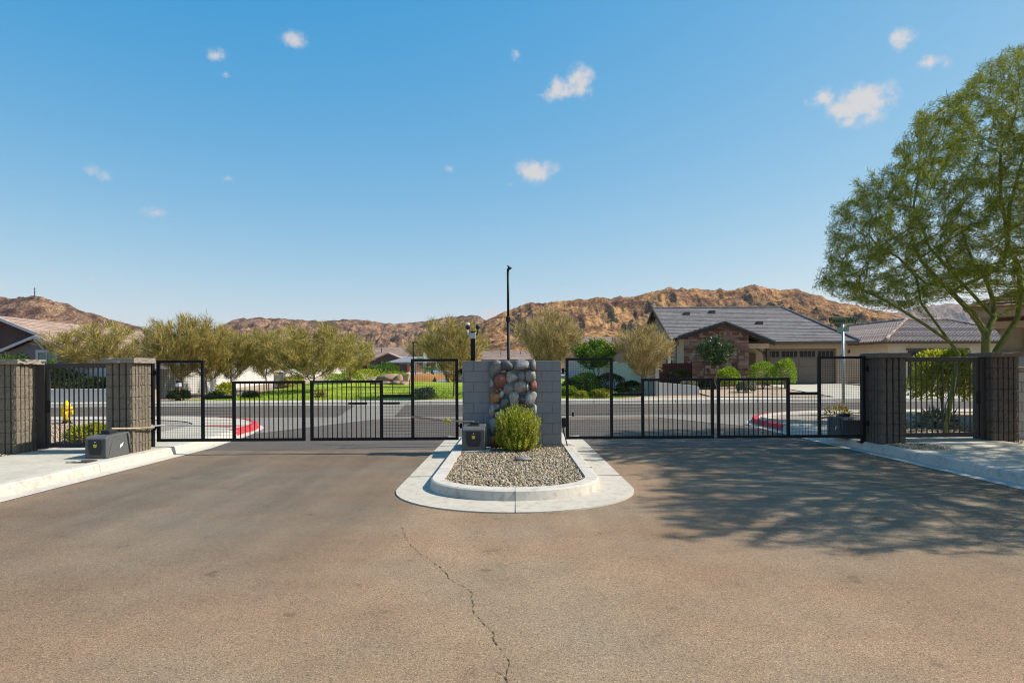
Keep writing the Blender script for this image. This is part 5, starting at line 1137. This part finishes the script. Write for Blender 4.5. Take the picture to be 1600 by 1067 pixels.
# --- far houses
def far_house(label, xa, xb, yr, ye, Y, D, wallmat, tilemat, gable=None):
    a, b = P(xa, yr, Y), P(xb, yr, Y); zr = a.z; ze = P((xa + xb) / 2, ye, Y).z; g = gz(0, Y); t = house('distant_house', label, (a.x, Y, 0)); w = b.x - a.x
    MB().box(.3, w - .3, .4, D, g - .5, ze).build('wall', wallmat, t)
    MB().prism([(.05, .2, ze), (.05, D / 2, zr - .1), (.05, D, ze)], (.2, 0, 0)).prism([(w - .25, .2, ze), (w - .25, D / 2, zr - .1), (w - .25, D, ze)], (.2, 0, 0)).build('gable_wall', wallmat, t)
    rf = roof_plane((0, -.3, ze), (w, -.3, ze), (w, D / 2, zr), (0, D / 2, zr), .4, .05, seed=int(xa)).build('roof', tilemat, t); roof_plane((w, D + .3, ze), (0, D + .3, ze), (0, D / 2, zr), (w, D / 2, zr), .4, .05, seed=int(xb)).build('roof', tilemat, t)
    MB().box(0, w, -.34, -.3, ze - .2, ze).build('fascia', MAT['trim_brown'], t)
    for vx in (.3, .62): MB().tube([(w * vx, D * .3, zr - 1.0), (w * vx, D * .3, zr - .2)], .08, 6).build('vent_pipe', MAT['trim_brown'], rf)
    if gable:
        (gx, gy, gw) = gable; p = P(gx, gy, Y - 1.5); x_ = p.x - a.x; hw = gw * Y / F / 2
        MB().prism([(x_ - hw, -1.6, g - .5), (x_ + hw, -1.6, g - .5), (x_ + hw, -1.6, p.z - hw * .42), (x_, -1.6, p.z), (x_ - hw, -1.6, p.z - hw * .42)], (0, 2.0, 0)).build('porch_gable', MAT['stucco_dark'], t)
        for sx in (-1, 1):
            MB().prism([(x_ + sx * (hw + .4), -2.0, p.z - (hw + .4) * .42 + .02), (x_ + sx * (hw + .4), -2.0, p.z - (hw + .4) * .42 + .2), (x_, -2.0, p.z + .2), (x_, -2.0, p.z + .02)], (0, 3.5, 0)).build('gable_roof', tilemat, t)
        window(t, x_ + .3, x_ + 1.3, p.z - 2.4, p.z - 1.2, -1.62, 'glass', 'trim_grey', .12); MB().box(x_ - 1.4, x_ - .3, -1.64, -1.605, g, p.z - 1.1).build('door', MAT['dark'], t)
        for px_ in (-hw + .2, hw - .2, -.1): MB().box(x_ + px_ - .18, x_ + px_ + .18, -1.8, -1.62, g - .4, p.z - hw * .42).build('column', MAT['wood'], t)
    return t
far_house('house with its shaded front coloured dark and a wide tan roof beyond the park lawn', 515, 634, 541, 566, 98, 12, MAT['stucco_dark'], MAT['tile_tan'], (607, 553, 66))  # dark siding colour stands in for shade on the front
far_house('house with a tan roof behind the bright green tree', 906, 1000, 523, 545, 84, 12, MAT['stucco_grey'], MAT['tile_tan'])
far_house('cream house with pale tiles far behind the island masts', 752, 852, 547, 562, 118, 12, MAT['stucco_cream'], MAT['tile_tan'])
far_house('small tan roofed house far beyond the left park wall', 420, 512, 549, 566, 128, 12, MAT['stucco_cream'], MAT['tile_tan'])

# ------------------------------------------------------------------ park furniture
rmY = 72.0; rc_ = P(648, 566, rmY); gr = gz(0, rmY)
t = tag(empty('ramada', (rc_.x, rmY, gr)), 'grey roofed picnic ramada beside the playground', 'shelter')
ez_ = rc_.z - gr; MAT['metalroof'] = simple('grey_metal_roof', (.22, .23, .25), .5, .1, 3)
mb = MB(); ww, dd = 2.6, 2.2; apx = [(-.8, 0, ez_ + .62), (.8, 0, ez_ + .62)]; c4 = [(-ww, -dd, ez_), (ww, -dd, ez_), (ww, dd, ez_), (-ww, dd, ez_)]
mb.poly([c4[0], c4[1], apx[1], apx[0]]).poly([c4[1], c4[2], apx[1]]).poly([c4[2], c4[3], apx[0], apx[1]]).poly([c4[3], c4[0], apx[0]]).poly([tuple(Vector(p) - Vector((0, 0, .12))) for p in c4[::-1]])
for i in range(4): p, q = Vector(c4[i]), Vector(c4[(i + 1) % 4]); mb.poly([p - Vector((0, 0, .12)), q - Vector((0, 0, .12)), q, p])
mb.build('roof', MAT['metalroof'], t)
for sx in (-1, 1):
    for sy in (-1, 1): MB().box(sx * 2.1 - .2, sx * 2.1 + .2, sy * 1.7 - .2, sy * 1.7 + .2, 0, ez_ - .12).build('column', MAT['wood'], t)
pgY = 60.0; pg = at(678, pgY)
MAT['rubber'] = simple('orange_play_surface', (.42, .20, .06), .9, .2, 2, 60, .4, .01)
t = tag(empty('play_mound', (pg[0], pgY, pg[2])), 'orange brown play mound carrying two dark slides', 'play mound')
V, Fq = [], []
for j in range(13):
    for i in range(21):
        u, v = i / 10 - 1, j / 6 - 1; V.append((u * 2.9, v * 2.2, max(0, 1 - (u * u * .9 + v * v)) ** .6 * .85))
for j in range(12):
    for i in range(20): a = j * 21 + i; Fq.append((a, a + 1, a + 22, a + 21))
link('mound', fast_mesh('mound', V, Fq, True), MAT['rubber'], t)
for k, (dx, lab) in enumerate(((.35, 'wide dark slide running down the middle of the orange mound'), (2.05, 'narrow dark slide at the right end of the orange mound'))):
    s = tag(empty('slide', (pg[0] + dx, pgY - .8, pg[2])), lab, 'slide', 'playground slides'); sl = .55 if k == 0 else .35
    pr = [(-.15 - sl, .9, 1.0), (-.15 - sl, 1.05, 1.0), (.55 - sl, -1.35, .12), (.9 - sl, -1.6, .1)]
    mb = MB(); mb.prism([(-sl, .9, 1.02), (-sl + .6, -1.45, .06), (sl + .6, -1.45, .06), (sl, .9, 1.02)], (0, 0, .05)); mb.build('chute', MAT['galv'] if k == 0 else MAT['opdark'], s)
    for q in (-sl, sl): MB().prism([(q - .06, .9, 1.0), (q + .54, -1.5, .04), (q + .66, -1.5, .04), (q + .06, .9, 1.0)], (0, 0, .2)).build('side_rail', MAT['opdark'], s)
t = tag(empty('play_structure', (P(672, 600, 66).x, 66, gz(0, 66))), 'pale post play structure with a green deck behind the slides', 'play structure')
MAT['playgreen'] = simple('play_green', (.05, .30, .08), .5, .1, 3)
for px_ in (-1.6, -.6, .6, 1.6):
    for py in (0, 1.4): MB().tube([(px_, py, 0), (px_, py, 2.7 if abs(px_) < 1 else 2.2)], .07, 8).build('post', MAT['stucco_white'], t)
MB().box(-.7, .7, -.1, 1.5, 1.1, 1.2).build('deck', MAT['playgreen'], t); MB().box(-.45, .45, -.06, 0, .95, 1.2).build('panel', MAT['playgreen'], t); MB().box(.65, 1.6, -.05, .02, .55, .95).build('panel', MAT['playgreen'], t)
MB().tube([(-1.6, 0, 2.1), (-.6, 0, 2.1)], .05, 6).tube([(-1.6, 1.4, 2.1), (-.6, 1.4, 2.1)], .05, 6).build('overhead_bar', MAT['stucco_white'], t)
lp = at(646, 64); t = tag(empty('park_lamp', lp), 'slim dark park lamp post beside the ramada', 'lamp post'); MB().tube([(0, 0, 0), (0, 0, 3.6)], .06, 8).build('post', MAT['black'], t); MB().box(-.08, .35, -.09, .09, 3.55, 3.68).build('lamp_head', MAT['black'], t)
# boulders above the lawn
BC = [(.36, .24, .16), (.30, .19, .13), (.42, .31, .22), (.22, .15, .115)]
bl = [(532, 60, .7, .45), (545, 59, .9, .55), (592, 57, .9, .6), (603, 56, 1.1, .7), (612, 58, 1.2, .8), (622, 56, .8, .85), (632, 57, 1.0, .9), (600, 54, 1.3, .4), (618, 53.5, 1.5, .35), (634, 53, .8, .35), (584, 58, .7, .5)]
blab = ['boulder left of the lime shrub', 'rusty boulder below the lime shrub', 'brown boulder left in the rock pile', 'large tan boulder in the rock pile', 'dark cavity sided boulder in the rock pile', 'upright tan boulder in the rock pile', 'pale boulder at the ramada end of the rock pile', 'flat slab boulder at the lawn edge', 'long flat tan boulder edging the lawn', 'small flat boulder by the play mound', 'round boulder at the back of the rock pile']
V0, F0 = ico(3)
for i, ((x, Y, r_, h_), lb) in enumerate(zip(bl, blab)):
    rs = np.random.RandomState(300 + i); d = V0.copy()
    for _ in range(9): k = rs.normal(0, 1, 3); k /= np.linalg.norm(k); q = d @ k; d -= np.outer(np.clip(q - rs.uniform(.45, .8), 0, 1), k)
    me = fast_mesh('boulder', d * np.array([r_, r_ * .8, h_]) * .8 + np.array([0, 0, h_ * .45]), F0, False)
    o = link('boulder', me, simple('boulder_%d' % i, BC[i % 4], .9, .35, 2, 14, .6, .03)); o.location = at(x, Y); tag(o, lb, 'boulder', 'boulders by the playground')
# three rail fence on the far pavement
fx0, fx1 = P(534, 600, 36).x, P(640, 600, 36).x
t = tag(empty('rail_fence', (fx0, 36.0, gz(0, 36))), 'thin brown three rail pipe fence at the lawn edge', 'fence'); MAT['rustpipe'] = simple('brown_pipe', (.13, .07, .045), .7, .2, 6)
for k in range(5): MB().tube([((fx1 - fx0) * k / 4, 0, -.05), ((fx1 - fx0) * k / 4, 0, 1.0)], .022, 6).build('post', MAT['rustpipe'], t)
for z in (.32, .66, .98): MB().tube([(0, 0, z), (fx1 - fx0, 0, z)], .017, 6).build('rail', MAT['rustpipe'], t)
# small utility things by the white wall
b_ = at(278, 36.0); t = tag(empty('irrigation_post', b_), 'short dark post with white top by the front corner acacia', 'post'); MB().box(-.11, .11, -.11, .11, 0, .75).build('post', MAT['trim_brown'], t); MB().box(-.10, .14, -.1, .1, .75, .95).build('box', MAT['white'], t, bevel=.02); MB().lathe([(.1, .95), (.12, 1.05), (.06, 1.1)], 10).build('cap', MAT['dark'], t)
b_ = at(437, 50); t = tag(empty('utility_cabinet', b_), 'grey utility cabinet beside the white park wall', 'cabinet'); MB().box(-.35, .35, -.3, .3, 0, 1.2).build('cabinet', MAT['opgrey'], t, bevel=.02); MB().box(-.3, .3, -.315, -.3, .1, 1.1).build('door', MAT['galv'], t); MB().box(-.45, .45, -.4, .4, -.05, .02).build('base', MAT['kerb'], t)
# gravel bed rim beyond the exit gate
t = tag(empty('planter_rim', tuple(G(1300, 657, .15))), 'low concrete rim round the gravel bed at the street sign', 'planter rim')
el = [(1.5 * math.cos(a) * 1.3, 1.5 * math.sin(a)) for a in [2 * math.pi * k / 28 for k in range(29)]]; mb = MB()
for p, q in zip(el, el[1:]):
    i0, i1 = (p[0] * .9, p[1] * .9), (q[0] * .9, q[1] * .9); mb.poly([(*p, 0), (*q, 0), (*q, .1), (*p, .1)]); mb.poly([(*p, .1), (*q, .1), (*i1, .1), (*i0, .1)]); mb.poly([(*i0, .1), (*i1, .1), (*i1, 0), (*i0, 0)])
mb.build('rim', MAT['kerb'], t); MB().poly([(x * .9, y * .9, .05) for x, y in el[:-1]]).build('bed', MAT['gravelbed'], t)
for i, (dx, dy) in enumerate(((.3, .3), (1.1, -.1))): p = G(1300, 657, .15); shrub('low yellowish plant in the rimmed bed, ' + ('near the sign pole' if i == 0 else 'away from the sign pole'), (p.x + dx, p.y + dy, .2), .3, .3, MAT['leaf_acacia'], 300, .1, .04, 120 + i)

# ------------------------------------------------------------------ mountains
def vnoise(x, y, seed):
    xi, yi = np.floor(x).astype(int), np.floor(y).astype(int); fx, fy = x - xi, y - yi; fx = fx * fx * (3 - 2 * fx); fy = fy * fy * (3 - 2 * fy)
    def h(a, b): v = np.sin(a * 127.1 + b * 311.7 + seed * 74.7) * 43758.5453; return v - np.floor(v)
    return (h(xi, yi) * (1 - fx) + h(xi + 1, yi) * fx) * (1 - fy) + (h(xi, yi + 1) * (1 - fx) + h(xi + 1, yi + 1) * fx) * fy
def ridged(x, y, seed, oct_=6, gain=.55):
    s = 0; a = 1; tot = 0
    for o in range(oct_): s = s + a * (1 - np.abs(2 * vnoise(x, y, seed + o) - 1)); tot += a; a *= gain; x = x * 2.03 + 5.1; y = y * 2.03 + 1.7
    return s / tot
def mk_mountain(name, lo, mid, hi):
    m, n, l, b = M_new(name, .95, .1); g = n.new('ShaderNodeNewGeometry'); pos = g.outputs['Position']
    f = noise(n, l, .022, 8, .72, pos); f2 = noise(n, l, .16, 6, .75, pos); f3 = noise(n, l, .05, 6, .7, pos)
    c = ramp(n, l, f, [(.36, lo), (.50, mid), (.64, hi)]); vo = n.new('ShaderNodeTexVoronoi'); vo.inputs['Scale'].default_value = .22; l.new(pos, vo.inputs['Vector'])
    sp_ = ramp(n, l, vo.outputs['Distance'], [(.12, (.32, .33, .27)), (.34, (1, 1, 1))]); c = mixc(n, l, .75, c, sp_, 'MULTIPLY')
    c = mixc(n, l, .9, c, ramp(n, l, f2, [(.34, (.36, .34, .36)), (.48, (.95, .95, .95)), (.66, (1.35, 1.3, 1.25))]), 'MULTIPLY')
    c = mixc(n, l, .8, c, ramp(n, l, f3, [(.42, (.26, .24, .31)), (.55, (1.1, 1.1, 1.08))]), 'MULTIPLY')  # dark purplish patches: rock varnish plus shading of the faces painted in
    c = mixc(n, l, .85, c, ramp(n, l, noise(n, l, .5, 4, .7, pos), [(.36, (.35, .33, .34)), (.5, (1, 1, 1)), (.66, (1.3, 1.27, 1.2))]), 'MULTIPLY')  # fine dark speckle, likewise shading painted into the rock colour
    l.new(c, b.inputs['Base Color']); bump(n, l, b, f2, 1.0, 5.0); return m
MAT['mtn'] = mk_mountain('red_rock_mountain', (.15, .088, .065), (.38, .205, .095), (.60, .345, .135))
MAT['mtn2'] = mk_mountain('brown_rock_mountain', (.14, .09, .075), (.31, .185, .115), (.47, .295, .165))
def mountain(name, prof, Yf, Yr, mat, seed, amp=1.0, fq=.011, nx=560, ny=90, back=.5):
    xs = np.array([p[0] for p in prof], float); ysP = np.array([p[1] for p in prof], float)
    px = np.linspace(xs[0], xs[-1], nx); yp = np.interp(px, xs, ysP); X = (px - 800) * Yr / F; Z = np.array([P(a, b, Yr).z for a, b in zip(px, yp)])
    t = np.concatenate([np.linspace(0, 1, ny), 1 + np.linspace(.05, back, 12)]); T, XX = np.meshgrid(t, X, indexing='ij'); ZZ = np.broadcast_to(Z, T.shape); Yv = Yf + (Yr - Yf) * T
    warp = 40 * (vnoise(XX * .006, Yv * .006, seed + 40) - .5)
    shape = np.where(T <= 1, T ** 1.25, np.maximum(0, 1 - (T - 1) * 1.6)); rg = ridged((XX + warp) * fq, Yv * fq * .55, seed); fine = ridged(XX * .06, Yv * .06, seed + 9, 4)
    env = np.clip(np.sin(np.clip(T, 0, 1) * math.pi), 0, 1) ** .8
    hgt = ZZ * shape * (1 - env * amp * (.80 * (.95 - rg) + .5 * (.8 - ridged((XX + warp) * fq * 3.1, Yv * fq * 2.0, seed + 21, 4)))) + ZZ * .10 * (fine - .55) * np.clip(T * 3, 0, 1) * np.clip((1.02 - T) * 6 + .5, .35, 1)
    V = np.stack([XX, Yv, hgt - 2 * (T < .02)], 2).reshape(-1, 3); A = np.arange(T.size).reshape(T.shape); Fc = np.stack([A[:-1, :-1], A[:-1, 1:], A[1:, 1:], A[1:, :-1]], 2).reshape(-1, 4)
    tag(link(name, fast_mesh(name, V, Fc, False), mat), kind='structure')
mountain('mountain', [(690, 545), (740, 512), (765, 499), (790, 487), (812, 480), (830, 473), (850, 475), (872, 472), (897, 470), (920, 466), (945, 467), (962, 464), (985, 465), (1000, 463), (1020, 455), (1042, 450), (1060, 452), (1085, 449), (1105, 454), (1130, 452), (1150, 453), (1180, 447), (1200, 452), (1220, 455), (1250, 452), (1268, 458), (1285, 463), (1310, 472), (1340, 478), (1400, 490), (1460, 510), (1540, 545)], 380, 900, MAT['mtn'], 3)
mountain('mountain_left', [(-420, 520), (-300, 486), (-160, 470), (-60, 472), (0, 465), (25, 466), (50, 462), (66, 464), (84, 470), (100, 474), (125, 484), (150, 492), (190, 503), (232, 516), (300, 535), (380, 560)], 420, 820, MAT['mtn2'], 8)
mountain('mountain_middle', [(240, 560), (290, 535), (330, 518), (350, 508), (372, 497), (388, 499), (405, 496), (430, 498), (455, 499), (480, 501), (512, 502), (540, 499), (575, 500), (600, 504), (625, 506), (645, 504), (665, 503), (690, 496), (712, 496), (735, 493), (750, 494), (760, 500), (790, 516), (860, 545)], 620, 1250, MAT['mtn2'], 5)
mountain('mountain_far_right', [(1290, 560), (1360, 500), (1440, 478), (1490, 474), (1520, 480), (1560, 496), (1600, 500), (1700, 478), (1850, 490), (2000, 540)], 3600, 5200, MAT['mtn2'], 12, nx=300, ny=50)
hill = [(640, 556), (700, 548), (760, 540), (800, 530), (850, 522), (890, 515), (930, 510), (960, 514), (985, 524), (1010, 536), (1080, 560)]
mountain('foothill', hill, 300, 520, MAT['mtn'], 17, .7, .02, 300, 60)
tp = P(54, 461, 815); t = tag(empty('radio_tower', (tp.x, 815, tp.z - 3)), 'thin radio tower on the left mountain top', 'tower'); hh = 12 * 815 / F + 3
MB().tube([(0, 0, 0), (0, 0, hh)], [.8, .35], 6).build('mast', MAT['opgrey'], t); [MB().tube([(0, 0, hh * k), (0, 0, hh * k + .7)], 1.0, 8).build('antenna_ring', MAT['opgrey'], t) for k in (.5, .8)]

# ------------------------------------------------------------------ thin desert haze: only the far range fades to blue
hz = MB().box(-6500, 6500, -400, 9500, -3.5, 640).build('haze', None); tag(hz, 'thin pale desert haze', 'haze', kind='stuff')
hm = bpy.data.materials.new('haze_air'); hm.use_nodes = True; hn = hm.node_tree.nodes; hn.remove(hn['Principled BSDF']); pv = hn.new('ShaderNodeVolumePrincipled')
pv.inputs['Color'].default_value = (.72, .84, 1, 1); pv.inputs['Density'].default_value = 4e-5; pv.inputs['Anisotropy'].default_value = .2
hm.node_tree.links.new(pv.outputs[0], hn['Material Output'].inputs['Volume']); hz.data.materials.append(hm)
